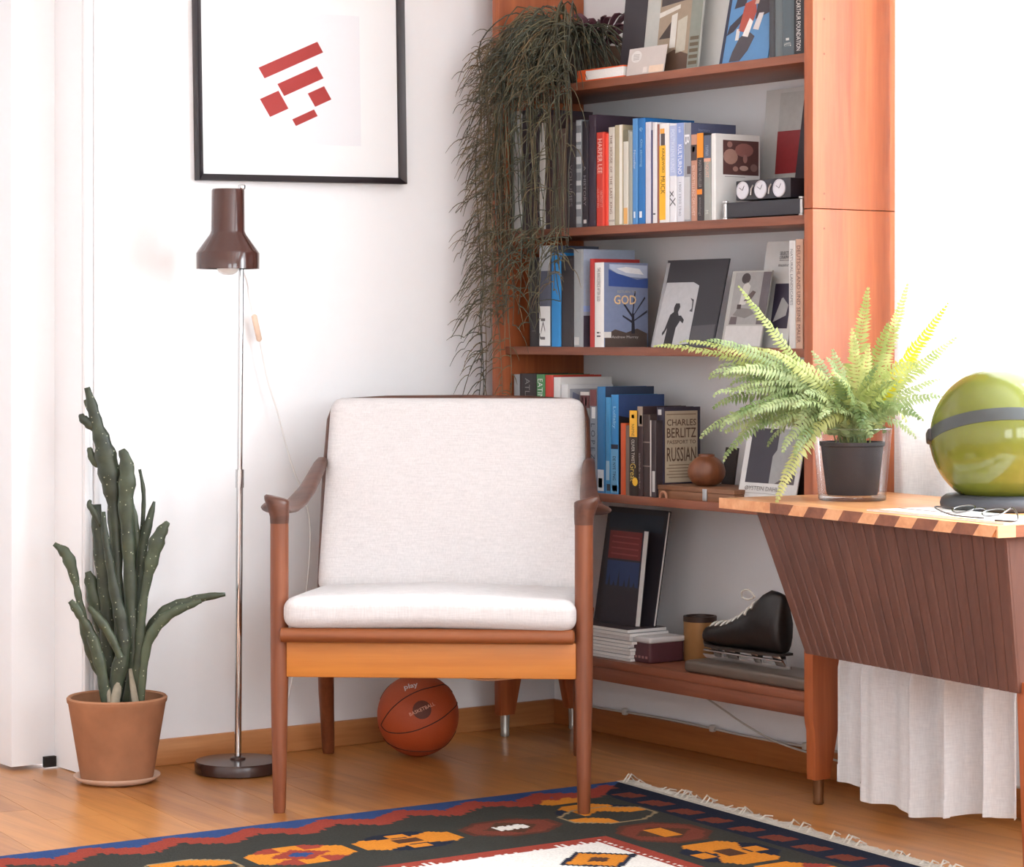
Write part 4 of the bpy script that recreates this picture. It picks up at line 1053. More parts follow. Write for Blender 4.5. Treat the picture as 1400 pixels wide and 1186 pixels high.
def blob(bk, ca, cb, ra, rb, c, k=1): cover_shape(bk, [(ca + ra * math.cos(i * 0.449), cb + rb * math.sin(i * 0.449)) for i in range(14)], c, 'photo_shape', k=k)
blob(wbk, 0.64, 0.82, 0.21, 0.08, (142, 96, 90)); blob(wbk, 0.33, 0.74, 0.165, 0.09, (164, 128, 116)); blob(wbk, 0.31, 0.88, 0.06, 0.035, (150, 112, 104), 2)
blob(wbk, 0.44, 0.60, 0.06, 0.03, (160, 124, 114), 2); blob(wbk, 0.63, 0.61, 0.10, 0.03, (176, 146, 136), 2); blob(wbk, 0.86, 0.62, 0.08, 0.045, (128, 100, 96), 2); blob(wbk, 0.66, 0.72, 0.05, 0.05, (150, 110, 104), 2)
cover_shape(wbk, rect(0.2, 0.505, 0.66, 0.512), (150, 148, 146), 'printed_line')
# right end of the second shelf
f = panel('art_print', 'white sheet with large dark red square at the back of the second shelf', 'print', 1036, 1088, 123, B2, -0.055, 0.03, 0.002, (206, 206, 203))
shape(f, rect(0.38, 0.06, 0.98, 0.97), (190, 191, 188), 'printed_panel')
shape(f, rect(0.37, 0.36, 0.99, 0.68), (154, 52, 56), 'red_square', k=1)
f = panel('folder', 'black board standing at the right end of the second shelf', 'folder', 1080, 1108, 123, B2, -0.09, 0.05, 0.006, (52, 44, 50))
M_BLK = plain((36, 34, 42), 0.35, noise=0.08)
M_SIL = plain((190, 188, 186), 0.3, 0.7)
yL, yR = on_x(992, 290, -0.258).y, on_x(1098, 290, -0.258).y
zc0 = SHELF_Z[B2]; zc1 = on_x(1040, 274.5, -0.258).z
cs_ = thing('case', (-0.21, (yL + yR) / 2, zc0), 'flat black case with silver corner posts under the three dials', 'case')
MB().box((-0.255, yR, zc0 + 0.003), (-0.155, yL, zc1), None).build('case_body', M_BLK, cs_, bevel=0.002)
for yy in (yL + 0.002, yR + 0.006):
    for xx in (-0.256, -0.158):
        MB().lathe([(0.0, 0.0), (0.008, 0.0), (0.008, 0.003), (0.005, 0.005), (0.005, zc1 - zc0 - 0.002), (0.008, zc1 - zc0), (0.008, zc1 - zc0 + 0.004), (0.0, zc1 - zc0 + 0.004)], (xx, yy, zc0), 12).build('corner_post', M_SIL, cs_, smooth=0.7)
yL, yR = on_x(1006, 262, -0.25).y, on_x(1081, 262, -0.25).y; zd1 = on_x(1040, 245.5, -0.25).z
dl = thing('dial_clock', (-0.215, (yL + yR) / 2, zc1 + 0.0042), 'black desk instrument with three round silver dials', 'clock')
MB().box((-0.25, yR, zc1 + 0.0042), (-0.185, yL, zd1)).build('housing', M_BLK, dl, bevel=0.002)
for i, uu in enumerate((1016, 1040.5, 1066)):
    yc_ = on_x(uu, 260, -0.25).y; zc_ = (zc1 + 0.004 + zd1) / 2; rr_ = (zd1 - zc1) * 0.42
    axs = (V((0, -1, 0)), V((0, 0, 1)), V((-1, 0, 0)))
    d_ = MB().lathe([(0.0, 0.0), (rr_, 0.0), (rr_, 0.003), (rr_ * 0.9, 0.004), (rr_ * 0.88, 0.002), (0.0, 0.002)], (-0.25, yc_, zc_), 28, axs).build('dial', plain((206, 204, 210), 0.35, 0.2), dl, smooth=0.6)
    MB().tube([(-0.2526, yc_ - 0.3 * rr_, zc_ + 0.5 * rr_), (-0.2526, yc_, zc_), (-0.2526, yc_ + 0.5 * rr_, zc_ + 0.3 * rr_)], 0.0006, 5).build('hand', plain((60, 60, 70), 0.4), d_)
    if i < 2:
        uu2 = uu + 12.5; y2 = on_x(uu2, 260, -0.25).y
        MB().tube([(-0.2515, y2 + 0.004, zc_ - 0.012), (-0.2515, y2 + 0.002, zc_ + 0.002), (-0.2515, y2 - 0.005, zc_ + 0.011)], 0.0022, 6).build('lever', M_SIL, dl, smooth=1.0)

# --- third shelf
B3 = 2
book('black spined book at the left end of the third shelf', 723.5, 736.5, 352, B3, (40, 34, 36), 0.15, bands=[(0.82, 0.83, (90, 84, 82), 0.3, 0.7)])
book('book with slate upper and white lower spine on the third shelf', 737, 752.5, 336, B3, (84, 88, 104), 0.16, bands=[(0.0, 0.25, (176, 180, 186)), (0.60, 0.99, (226, 226, 224))], texts=[('KJ', 0.72, 0.93, (110, 106, 106), 0.5, 0.3)])
book('vivid blue book on the third shelf', 753.5, 766.5, 346, B3, (40, 134, 200), 0.15)
book('wide black book between the vivid blue and the grey book', 767, 783.5, 350, B3, (42, 36, 40), 0.16)
gb = book('grey spined book with pale blue cover reaching far back', 784, 797, 341, B3, (150, 154, 156), 0.17, bands=[(0.9, 0.98, (190, 190, 188), 0.1, 0.6)])
cover_shape(gb, rect(0, 0.32, 1, 1), (164, 176, 196), 'cover_face'); cover_shape(gb, rect(0, 0, 1, 0.32), (66, 62, 76), 'cover_face'); cover_shape(gb, rect(0.0, 0.36, 0.16, 0.42), (150, 176, 226), 'cover_print', k=1)
book('slim red book in front of the pale blue cover', 806, 812, 354, B3, (178, 50, 46), 0.15, x=SX + 0.004)
god = book('book with mountain lake cover and white lettered spine on the third shelf', 812.5, 825, 359, B3, (222, 220, 216), 0.145, x=SX + 0.003, texts=[('THE INNOCENCE AFTER GOD', 0.06, 0.46, (70, 66, 70), 0.34), ('il', 0.82, 0.88, (70, 66, 70), 0.4)])
cover_shape(god, rect(0.0, 0.0, 1, 1), (126, 138, 168), 'cover_photo')
cover_shape(god, [(0.1, 0.72), (1, 0.70), (1, 0.82), (0.75, 0.80), (0.5, 0.84), (0.25, 0.88), (0.1, 0.92)], (58, 84, 150), 'cover_photo', k=1)
cover_shape(god, [(0.12, 0.93), (0.3, 0.87), (0.6, 0.83), (0.98, 0.82), (0.98, 0.97), (0.12, 0.98)], (186, 198, 220), 'cover_photo', k=1)
cover_shape(god, [(0.28, 0.93), (0.5, 0.88), (0.9, 0.86), (0.8, 0.93), (0.5, 0.95)], (236, 238, 242), 'cover_photo', k=2)
cover_shape(god, [(0.02, 0.0), (0.98, 0.0), (0.98, 0.16), (0.75, 0.22), (0.5, 0.17), (0.25, 0.21), (0.02, 0.14)], (84, 72, 66), 'cover_photo', k=1)
for poly in ([(0.62, 0.16), (0.70, 0.16), (0.68, 0.40), (0.63, 0.40)], [(0.64, 0.36), (0.68, 0.38), (0.94, 0.58), (0.92, 0.60)], [(0.63, 0.36), (0.66, 0.40), (0.72, 0.66), (0.69, 0.66)], [(0.64, 0.34), (0.64, 0.38), (0.46, 0.52), (0.44, 0.50)], [(0.66, 0.3), (0.68, 0.32), (0.98, 0.44), (0.98, 0.41)], [(0.64, 0.28), (0.64, 0.31), (0.42, 0.38), (0.42, 0.36)]):
    cover_shape(god, poly, (44, 44, 56), 'cover_photo', k=2)
cover_shape(god, rect(0.0, 0.11, 0.16, 0.18), (226, 224, 220), 'cover_print', k=2)
cover_text(god, 'GOD', 0.46, 0.56, 0.50, 0.11, (230, 196, 150), bold=0.015, lift=0.0022)
cover_text(god, 'RETURN TO', 0.5, 0.655, 0.42, 0.03, (176, 170, 150), lift=0.0022)
cover_text(god, 'Andrew Murray', 0.46, 0.115, 0.6, 0.04, (206, 200, 196), lift=0.0022)
f = panel('photo_card', 'large black and white photo of a silhouetted figure leaning on the third shelf', 'photograph', 890, 974, 356, B3, -0.215, 0.055, 0.004, (42, 40, 46))
shape(f, rect(0.0, 0.0, 0.05, 0.97), (150, 148, 150), 'pale_margin')
shape(f, [(0.02, 0.0), (0.60, 0.04), (0.60, 0.70), (0.50, 0.74), (0.06, 0.74)], (176, 176, 178), 'bright_opening', k=1)
shape(f, [(0.60, 0.0), (0.62, 0.24), (0.98, 0.26), (0.98, 0.0)], (74, 72, 76), 'photo_shape', k=1)
fig = [(0.20, 0.02), (0.34, 0.02), (0.35, 0.22), (0.40, 0.30), (0.45, 0.27), (0.46, 0.31), (0.40, 0.36), (0.36, 0.36), (0.34, 0.40), (0.36, 0.46), (0.34, 0.50), (0.28, 0.50), (0.26, 0.45), (0.27, 0.40), (0.22, 0.37), (0.17, 0.20), (0.14, 0.16), (0.15, 0.13), (0.18, 0.16), (0.21, 0.22)]
shape(f, fig, (30, 28, 34), 'silhouette', k=2)
shape(f, [(0.50, 0.56), (0.56, 0.54), (0.57, 0.40), (0.52, 0.41), (0.55, 0.44), (0.54, 0.52)], (60, 58, 62), 'photo_shape', k=2)
f = panel('art_magazine', 'grey magazine with a seated angular figure behind the fern frond', 'magazine', 985, 1039, 371, B3, -0.205, 0.04, 0.004, (170, 168, 164), pages=True)
shape(f, rect(0.10, 0.30, 0.98, 0.98), (150, 148, 146), 'cover_photo')
shape(f, rect(0.80, 0.30, 1.0, 0.98), (92, 84, 88), 'cover_photo', k=1)
shape(f, [(0.30 + 0.11 * math.cos(i * .45) + 0.08, 0.90 + 0.07 * math.sin(i * .45)) for i in range(14)], (58, 46, 48), 'photo_shape', k=2)
shape(f, [(0.30, 0.55), (0.46, 0.56), (0.52, 0.80), (0.42, 0.86), (0.34, 0.80)], (190, 186, 182), 'photo_shape', k=2)
shape(f, [(0.40, 0.60), (0.58, 0.62), (0.68, 0.72), (0.60, 0.74), (0.50, 0.68)], (86, 72, 70), 'photo_shape', k=3)
shape(f, [(0.18, 0.42), (0.50, 0.38), (0.72, 0.44), (0.62, 0.50), (0.3, 0.52)], (120, 116, 114), 'photo_shape', k=2)
shape(f, [(0.12, 0.30), (0.30, 0.30), (0.30, 0.40), (0.14, 0.40)], (92, 80, 82), 'photo_shape', k=2)
shape(f, [(0.26, 0.50), (0.36, 0.50), (0.36, 0.56), (0.26, 0.56)], (60, 48, 48), 'photo_shape', k=3)
shape(f, rect(0.06, 0.02, 0.98, 0.28), (196, 194, 192), 'cover_print', k=1)
f = panel('art_poster', 'white exhibition leaflet with dark square and pale sail shape on the third shelf', 'leaflet', 1030, 1076, 331, B3, -0.17, 0.045, 0.002, (200, 200, 198))
shape(f, rect(0.42, 0.18, 0.92, 0.60), (52, 46, 64), 'dark_square')
shape(f, [(0.48, 0.24), (0.66, 0.46), (0.70, 0.47), (0.88, 0.40), (0.84, 0.30)], (160, 160, 160), 'sail_shape', k=1)
ptext(f, 'SELECTION', 0.64, 0.885, 0.40, 0.032, (90, 88, 92), 0.01); ptext(f, 'GRAPHIC', 0.62, 0.845, 0.36, 0.032, (90, 88, 92), 0.01); ptext(f, 'museum', 0.62, 0.77, 0.36, 0.022, (120, 118, 120))
shape(f, rect(0.44, 0.815, 0.80, 0.822), (120, 118, 120), 'printed_line')
book('white magazine spine with grey lettering near the right end of the third shelf', 1078, 1087, 329, B3, (202, 200, 198), 0.12, texts=[('NATURAL LANDSCAPES', 0.08, 0.6, (120, 118, 120), 0.4)])
book('peach book with dark spine lettering against the right side of the third shelf', 1087.3, 1097, 327, B3, (198, 160, 138), 0.12, texts=[('DEUTSCHLAND UND SEINE MALER', 0.06, 0.95, (104, 70, 62), 0.5)])

# --- fourth shelf
B4 = 3
book('pale grey book at the far left of the fourth shelf, above the armchair back', 702, 710, 512, B4, (150, 152, 154), 0.15)
book('black book above the armchair back, left of the green one', 710.3, 732.5, 511, B4, (48, 42, 44), 0.16, texts=[('ATLAS', 0.04, 0.28, (140, 138, 136), 0.3)])
book('green book with white lettering above the armchair back', 733, 744.5, 512, B4, (74, 132, 82), 0.15, texts=[('EATING', 0.04, 0.27, (226, 230, 222), 0.6)])
rb_ = book('tall red book above the armchair back', 745, 756, 513, B4, (196, 66, 54), 0.16)
wt = book('large white book with broad pale cover behind the armchair back', 756.5, 766, 516, B4, (224, 222, 220), 0.17)
wt2 = book('white book with grey photo cover just above the armchair cushion', 766.5, 776, 526, B4, (214, 212, 212), 0.15, x=SX + 0.006)
cover_shape(wt2, rect(0.04, 0.4, 0.96, 0.96), (160, 160, 166), 'cover_photo'); cover_shape(wt2, [(0.05, 0.6), (0.2, 0.66), (0.25, 0.9), (0.1, 0.93)], (112, 116, 138), 'cover_photo', k=1)
book('grey book with white capitals and dark red flag pattern at the top', 793, 806, 536, B4, (120, 120, 120), 0.16, texts=[('MILLENIUM', 0.22, 0.52, (196, 194, 192), 0.5)], bands=[(0.0, 0.035, (206, 198, 194)), (0.035, 0.16, (92, 44, 46)), (0.06, 0.14, (196, 180, 176), 0.2, 0.35), (0.06, 0.14, (196, 180, 176), 0.55, 0.7), (0.55, 0.99, (74, 66, 66))])
book('slate blue grey book with dark lettering and white label', 806.3, 815.7, 533, B4, (132, 138, 148), 0.16, texts=[('L O P E Z', 0.33, 0.68, (54, 60, 76), 0.6)], bands=[(0.0, 0.16, (110, 56, 58)), (0.17, 0.28, (222, 222, 222), 0.3, 0.8)])
b1_ = book('tallest blue book with white label at the foot of its spine', 816, 827, 529, B4, (44, 112, 164), 0.16, bands=[(0.78, 0.98, (206, 208, 212), 0.1, 0.85), (0.86, 0.95, (60, 58, 66), 0.2, 0.7)])
cover_shape(b1_, rect(0, 0, 1, 1), (52, 66, 92), 'cover_face')
book('light blue book between the tallest blue and the bright blue book', 827.3, 834.8, 543.5, B4, (62, 138, 188), 0.14, bands=[(0.66, 0.86, (150, 182, 204), 0.2, 0.8), (0.90, 0.97, (46, 52, 62), 0.3, 0.9)])
b3_ = book('bright blue book with script title and navy cover', 835, 845, 540, B4, (54, 132, 190), 0.15, texts=[('Lullaby', 0.12, 0.34, (150, 200, 226), 0.5), ('DE NYE TING', 0.62, 0.86, (40, 60, 90), 0.4)], bands=[(0.50, 0.545, (40, 44, 60)), (0.55, 0.99, (104, 164, 204)), (0.91, 0.97, (40, 46, 56), 0.2, 0.9)])
cover_shape(b3_, rect(0, 0.0, 1, 1), (50, 72, 120), 'cover_face')
cover_shape(b3_, [(0.0, 0.0), (0.30, 0.0), (0.30, 0.70), (0.22, 0.77), (0.0, 0.79)], (36, 30, 34), 'cover_print', k=1)
book('thin orange red book on the fourth shelf', 848, 854.5, 579, B4, (204, 90, 50), 0.13)
book('brown grey paperback right of the orange red book', 854.8, 860, 582, B4, (116, 100, 90), 0.13)
book('black book with yellow top panel and yellow sun at the foot', 860.3, 871, 561.5, B4, (52, 42, 38), 0.14, x=SX + 0.004, texts=[('NAMNE', 0.16, 0.30, (70, 58, 40), 0.35), ('OLIVER TWIST', 0.34, 0.62, (206, 200, 190), 0.4), ('Great', 0.62, 0.83, (214, 186, 96), 0.7)], bands=[(0.0, 0.31, (236, 178, 60)), (0.05, 0.09, (120, 90, 40), 0.3, 0.65)])
# the sun emblem on the previous spine
lastb = bpy.data.objects[[o.name for o in col.objects if o.name.startswith('book') and o.type == 'EMPTY'][-1]]
ysun = on_x(868, 659, SX + 0.003).y; zsun = on_x(868, 659, SX + 0.003).z
MB().prism([(SX + 0.0036, ysun - (0.0115 if i % 2 else 0.0095) * math.cos(i * math.pi / 12), zsun + (0.0115 if i % 2 else 0.0095) * math.sin(i * math.pi / 12)) for i in range(24)], (-0.0006, 0, 0)).build('sun_emblem', plain((240, 190, 60), 0.5), lastb)
book('dark maroon book with fine lettering right of the yellow topped book', 871.3, 878.7, 556, B4, (58, 42, 44), 0.14, bands=[(0.0, 0.22, (150, 134, 120)), (0.10, 0.2, (206, 190, 172), 0.4, 0.9)], texts=[('samlede verker', 0.52, 0.92, (150, 140, 136), 0.35)])
book('dark brown book left of the thin white edged book', 879, 888.5, 567, B4, (60, 46, 44), 0.14, bands=[(0.33, 0.345, (130, 116, 108)), (0.62, 0.635, (130, 116, 108))])
book('thin book with white edge and dark spine beside the passport book', 888.8, 896.5, 575, B4, (58, 48, 50), 0.12, bands=[(0.0, 0.99, (196, 190, 184), 0.0, 0.2), (0.66, 0.93, (196, 192, 188), 0.4, 0.85)])
# flat wooden box carrying the language book and the round vase
yL, yR = on_x(900, 672, -0.252).y, on_x(1004, 672, -0.252).y
zB = SHELF_Z[B4]; zT = on_x(960, 667.5, -0.252).z
wbx = thing('wooden_box', (-0.17, (yL + yR) / 2, zB), 'flat wooden box with metal clasp under the round vase', 'box')
M_WBX = wood((104, 68, 46), (144, 100, 70), axis=1, rough=0.5)
MB().box((-0.252, yR, zB), (-0.10, yL, (zB + zT) / 2 + 0.004)).build('box_body', M_WBX, wbx, bevel=0.001)
MB().box((-0.2535, yR - 0.001, (zB + zT) / 2 + 0.0045), (-0.099, yL + 0.001, zT)).build('lid', M_WBX, wbx, bevel=0.001)
yk = on_x(964, 672, -0.253).y
MB().box((-0.2555, yk - 0.008, zB + 0.001), (-0.2525, yk + 0.008, zT - 0.002)).build('clasp', plain((190, 194, 196), 0.35, 0.6), wbx, bevel=0.0008)
rg = thing('ring', (-0.262, on_x(908, 672, -0.258).y, zB), 'small tan ring shaped trinket in front of the wooden box', 'trinket')
yr_ = on_x(908, 672, -0.258).y
MB().tube([(-0.2605, yr_ + 0.012 * math.cos(i * math.pi / 10), zB + 0.0005 + 0.015 * math.sin(i * math.pi / 10)) for i in range(11)], 0.0035, 8).build('arch', plain((166, 116, 88), 0.5), rg, smooth=1.5)
pbx = on_z(897, 658.5, zT).x
pb = book('beige covered language guide with navy spine standing on the wooden box', 897, 907.5, 557, B4, (46, 40, 56), 0.118, x=-0.238, zb=zT + 0.0003, texts=[('PASSPORT TO RUSSIAN', 0.18, 0.6, (206, 202, 200), 0.36), ('CHARLES BERLITZ', 0.66, 0.96, (206, 202, 200), 0.36)], bands=[(0.03, 0.1, (190, 188, 186), 0.25, 0.7)])
cover_shape(pb, rect(0.02, 0.02, 0.92, 0.95), (178, 164, 142), 'cover_face')
for s_, b_y, hh, ww in (('CHARLES', 0.80, 0.085, 0.80), ('BERLITZ', 0.665, 0.125, 0.80), ('PASSPORT TO', 0.545, 0.05, 0.78), ('RUSSIAN', 0.385, 0.185, 0.80)):
    cover_text(pb, s_, 0.46, b_y, ww, hh, (84, 60, 44), bold=0.008)
for i, b_y in enumerate((0.90, 0.24, 0.20, 0.16, 0.12, 0.08)): cover_shape(pb, rect(0.06 + 0.06 * (i % 2), b_y, 0.88 - 0.08 * (i % 3), b_y + 0.012), (122, 102, 82), 'printed_line', k=1)
M_VASE = wood((96, 54, 34), (136, 84, 54), axis=2, rough=0.35)
vx = -0.185; vc = on_x(966, 650, vx); vc.z = zT + 0.0003
va = MB().lathe([(0.0, 0.0), (0.022, 0.0), (0.036, 0.008), (0.0455, 0.024), (0.047, 0.036), (0.043, 0.052), (0.030, 0.066), (0.020, 0.072), (0.020, 0.077), (0.0165, 0.078), (0.016, 0.070), (0.0, 0.066)], vc, 36).build('wooden_vase', M_VASE, smooth=1.0, org=tuple(vc))
tag(va, 'round brown turned vase standing on the wooden box', 'vase')
f = panel('dark_frame', 'small dark picture behind the white card on the fourth shelf', 'picture', 984, 1000, 612, B4, -0.10, 0.02, 0.006, (50, 42, 42))
f = panel('photo_card', 'white card with dark and pale landscape photo leaning behind the desk corner', 'card', 1007, 1086, 583, B4, -0.225, 0.04, 0.003, (206, 204, 202))
shape(f, rect(0.09, 0.27, 0.93, 0.97), (150, 150, 150), 'photo_print')
shape(f, [(0.09, 0.27), (0.50, 0.27), (0.50, 0.62), (0.56, 0.70), (0.56, 0.97), (0.09, 0.97)], (52, 48, 58), 'photo_shape', k=1)
shape(f, [(0.60, 0.27), (0.93, 0.27), (0.93, 0.42), (0.78, 0.38)], (84, 76, 80), 'photo_shape', k=1)
ptext(f, 'ØYSTEIN DAHLE', 0.42, 0.20, 0.62, 0.055, (120, 116, 112)); shape(f, rect(0.12, 0.135, 0.7, 0.142), (160, 156, 152), 'printed_line')
f = panel('folder', 'dark brown folder leaning at the right end of the fourth shelf', 'folder', 1076, 1100, 574, B4, -0.19, 0.03, 0.008, (58, 40, 36))

# --- bottom shelf
zB = SHELF_Z[4]
yL, yR = on_x(775, 880, -0.25).y, on_x(862, 880, -0.25).y
random.seed(21)
zz = zB + 0.0003
ORDN = ['lowest', 'second', 'third', 'fourth', 'fifth', 'sixth', 'seventh', 'eighth']
for i in range(9):
    t_ = random.uniform(0.007, 0.0105)
    dx, dy = random.uniform(-0.004, 0.004), random.uniform(-0.008, 0.008)
    last = i == 8
    mg = thing('magazine', (-0.19, (yL + yR) / 2, zz), ('dark covered magazine on top of the pile on the bottom shelf' if last else (ORDN[i] + ' magazine from the bottom' if i else 'lowest magazine') + ' of the white edged pile on the bottom shelf'), 'magazine', 'magazine pile on the bottom shelf')
    MB().box((-0.25 + dx, yR + dy, zz + 0.0006), (-0.125 + dx, yL + dy, zz + t_ - 0.0008)).build('pages', M_PAGE_W, mg)
    MB().box((-0.2505 + dx, yR + dy - 0.0005, zz + t_ - 0.0008), (-0.1245 + dx, yL + dy + 0.0005, zz + t_)).build('cover', plain((66, 54, 56) if last else (170, 170, 172), 0.4), mg)
    zz += t_ + 0.0002
f = panel('magazine', 'large dark magazine standing behind the red and blue one on the bottom shelf', 'magazine', 812, 893, 694, 4, -0.165, 0.05, 0.010, (50, 46, 52), zb=zz, pages=True)
shape(f, rect(0.05, 0.80, 0.95, 0.95), (46, 54, 66), 'cover_print')
f = panel('magazine', 'magazine with red title block and dark blue photo on the bottom shelf', 'magazine', 820, 868, 722, 4, -0.205, 0.030, 0.018, (44, 40, 48), zb=zz, pages=True)
shape(f, rect(0.06, 0.68, 0.97, 0.97), (122, 44, 42), 'title_block')
for i in range(4):
    shape(f, [(0.14, 0.725 + 0.06 * i), (0.90, 0.72 + 0.06 * i), (0.90, 0.735 + 0.06 * i), (0.14, 0.74 + 0.06 * i)], (152, 72, 66), 'printed_line', k=1)
shape(f, rect(0.06, 0.40, 0.97, 0.66), (44, 62, 104), 'cover_photo')
for a0, hh in ((0.12, 0.12), (0.25, 0.05), (0.38, 0.16), (0.55, 0.07), (0.68, 0.13), (0.82, 0.06)):
    shape(f, [(a0, 0.40), (a0 + 0.07, 0.40), (a0 + 0.035, 0.40 + hh)], (36, 34, 42), 'photo_shape', k=1)
# lidded box
cF = on_z(888, 909, zB)
cF.x = max(cF.x, -0.255)
bw, bd_, bh = 0.118, 0.118, 0.066
tin = thing('lidded_box', (cF.x + bd_ / 2, cF.y + bw / 2, zB), 'dark red box with white lid on the bottom shelf', 'box')
MB().rbox((cF.x + 0.003, cF.y + 0.003, zB), (cF.x + bd_ - 0.003, cF.y + bw - 0.003, zB + bh - 0.008), 0.006, n=10).build('box_body', plain((84, 46, 52), 0.4, noise=0.2, nscale=60), tin, smooth=0.8)
MB().rbox((cF.x, cF.y, zB + bh - 0.016), (cF.x + bd_, cF.y + bw, zB + bh), 0.006, n=10).build('lid', plain((206, 202, 200), 0.4), tin, smooth=0.8)
for i in range(5):
    MB().box((cF.x + 0.0022, cF.y + 0.012 + 0.014 * i, zB + 0.012), (cF.x + 0.004, cF.y + 0.020 + 0.014 * i, zB + 0.018)).build('printed_spot', plain((160, 110, 110), 0.5), tin)
# gilt can
cc = on_x(957, 870, -0.085); cc.z = zB
hc = on_x(957, 842, cc.x).z - zB
can = thing('canister', (cc.x, cc.y, zB), 'golden cylindrical canister with dark rim behind the ice skate', 'canister')
MB().lathe([(0.0, 0.0), (0.040, 0.0), (0.0415, 0.002), (0.0415, hc - 0.014), (0.0, hc - 0.014)], cc, 36).build('can_body', plain((170, 126, 78), 0.4, 0.25, noise=0.1), can, smooth=0.7)
MB().lathe([(0.0425, hc - 0.014), (0.0425, hc - 0.001), (0.041, hc), (0.037, hc), (0.036, hc - 0.006), (0.0, hc - 0.006), (0.0, hc - 0.014)], cc, 36).build('lid', plain((66, 48, 40), 0.45, 0.2), can, smooth=0.7)
# metal tray and skate
yL, yR = on_x(934, 905, -0.258).y, BY1 + PT + 0.004
tr_ = MB().rbox((-0.258, yR, zB + 0.0003), (-0.125, yL, zB + 0.030), 0.010, n=14)
tray = tr_.build('metal_tray', plain((120, 108, 98), 0.4, 0.5, noise=0.15, nscale=20), smooth=0.8, org=(-0.19, (yL + yR) / 2, zB))
tag(tray, 'shallow grey metal box under the ice skate', 'box')
zS = zB + 0.0305
yT = on_x(966, 870, -0.20).y; SLn = 0.285
def K(a, x, z): return V((-0.195 + x, yT - a * SLn, zS + z))
skate = thing('ice_skate', tuple(K(0.5, 0, 0)), 'black leather ice skate with white laces standing on the metal box', 'ice skate')
M_BOOT = plain((26, 23, 23), 0.4, noise=0.2, nscale=60, bump=0.2)
secs = [(0.0, 0.012, 0.052, 0.064), (0.02, 0.024, 0.044, 0.074), (0.08, 0.036, 0.040, 0.084), (0.18, 0.042, 0.038, 0.090), (0.30, 0.043, 0.037, 0.094), (0.40, 0.041, 0.037, 0.106), (0.50, 0.038, 0.037, 0.122), (0.60, 0.035, 0.037, 0.140), (0.68, 0.034, 0.037, 0.160), (0.76, 0.034, 0.037, 0.178), (0.82, 0.034, 0.037, 0.186), (0.90, 0.033, 0.037, 0.184), (0.97, 0.030, 0.038, 0.178), (1.0, 0.020, 0.042, 0.172)]
rings = []
for a, w, zlo, zhi in secs:
    ring = []
    for k in range(16):
        an = 2 * math.pi * k / 16; cx_, cz_ = math.cos(an), math.sin(an)
        ring.append(K(a, math.copysign(abs(cx_) ** 0.75, cx_) * w * (0.78 if cz_ > 0.3 and a > 0.5 else 1), (zlo + zhi) / 2 + math.copysign(abs(cz_) ** 0.8, cz_) * (zhi - zlo) / 2))
    rings.append(ring)
MB().loft(rings).build('boot', M_BOOT, skate, smooth=1.6)
sl_ = MB()
sl_.loft([[K(a, -w, z0_), K(a, w, z0_), K(a, w, z0_ + 0.006), K(a, -w, z0_ + 0.006)] for a, w, z0_ in ((0.01, 0.018, 0.040), (0.10, 0.036, 0.034), (0.3, 0.042, 0.033), (0.6, 0.034, 0.033), (0.85, 0.033, 0.033), (1.0, 0.022, 0.034))]).build('sole', plain((54, 46, 42), 0.5), skate, smooth=0.8)
M_STEEL = plain((196, 194, 192), 0.22, 0.9)
for a0, w in ((0.10, 0.012), (0.30, 0.020), (0.62, 0.012), (0.90, 0.016)):
    MB().loft([[K(a0 + 0.05 * t - w / SLn, -0.010 + 0.006 * t, 0.034 - 0.026 * t), K(a0 + 0.05 * t + w / SLn, -0.010 + 0.006 * t, 0.034 - 0.026 * t), K(a0 + 0.05 * t + w / SLn, 0.010 - 0.006 * t, 0.034 - 0.026 * t), K(a0 + 0.05 * t - w / SLn, 0.010 - 0.006 * t, 0.034 - 0.026 * t)] for t in (0, 1)]).build('blade_post', M_STEEL, skate, bevel=0.001)
MB().loft([[K(a, -0.0022, z0_), K(a, 0.0022, z0_), K(a, 0.0022, 0.011), K(a, -0.0022, 0.011)] for a, z0_ in ((-0.06, 0.010), (-0.03, 0.003), (0.02, 0.0003), (1.0, 0.0003), (1.06, 0.004))]).build('blade', M_STEEL, skate)
MB().tube([K(0.0, -0.012, 0.022), K(0.62, -0.012, 0.022), K(1.0, -0.012, 0.022)], 0.003, 6).build('runner_tube', M_STEEL, skate, smooth=1.0)
M_LACE = plain((214, 208, 198), 0.8)
for i in range(8):
    a = 0.12 + 0.075 * i
    zt2 = 0.0
    for (a_, w_, zl_, zh_), (a2_, w2_, zl2_, zh2_) in zip(secs, secs[1:]):
        if a_ <= a <= a2_: zt2 = zh_ + (zh2_ - zh_) * (a - a_) / (a2_ - a_); ww = w_ + (w2_ - w_) * (a - a_) / (a2_ - a_)
    MB().tube(smooth_path([K(a + 0.01, -ww * 0.72, zt2 - 0.012), K(a, -ww * 0.45, zt2 - 0.001), K(a - 0.006, 0, zt2 + 0.005), K(a, ww * 0.45, zt2 - 0.001), K(a + 0.01, ww * 0.72, zt2 - 0.012)], 3), 0.0036, 6).build('lace', M_LACE, skate, smooth=1.5)
MB().tube(smooth_path([K(0.66, -0.012, 0.166), K(0.60, -0.016, 0.182), K(0.52, -0.018, 0.178), K(0.50, -0.014, 0.164), K(0.56, -0.012, 0.158), K(0.64, -0.012, 0.164)], 4), 0.0024, 6).build('lace_bow', M_LACE, skate, smooth=1.5)

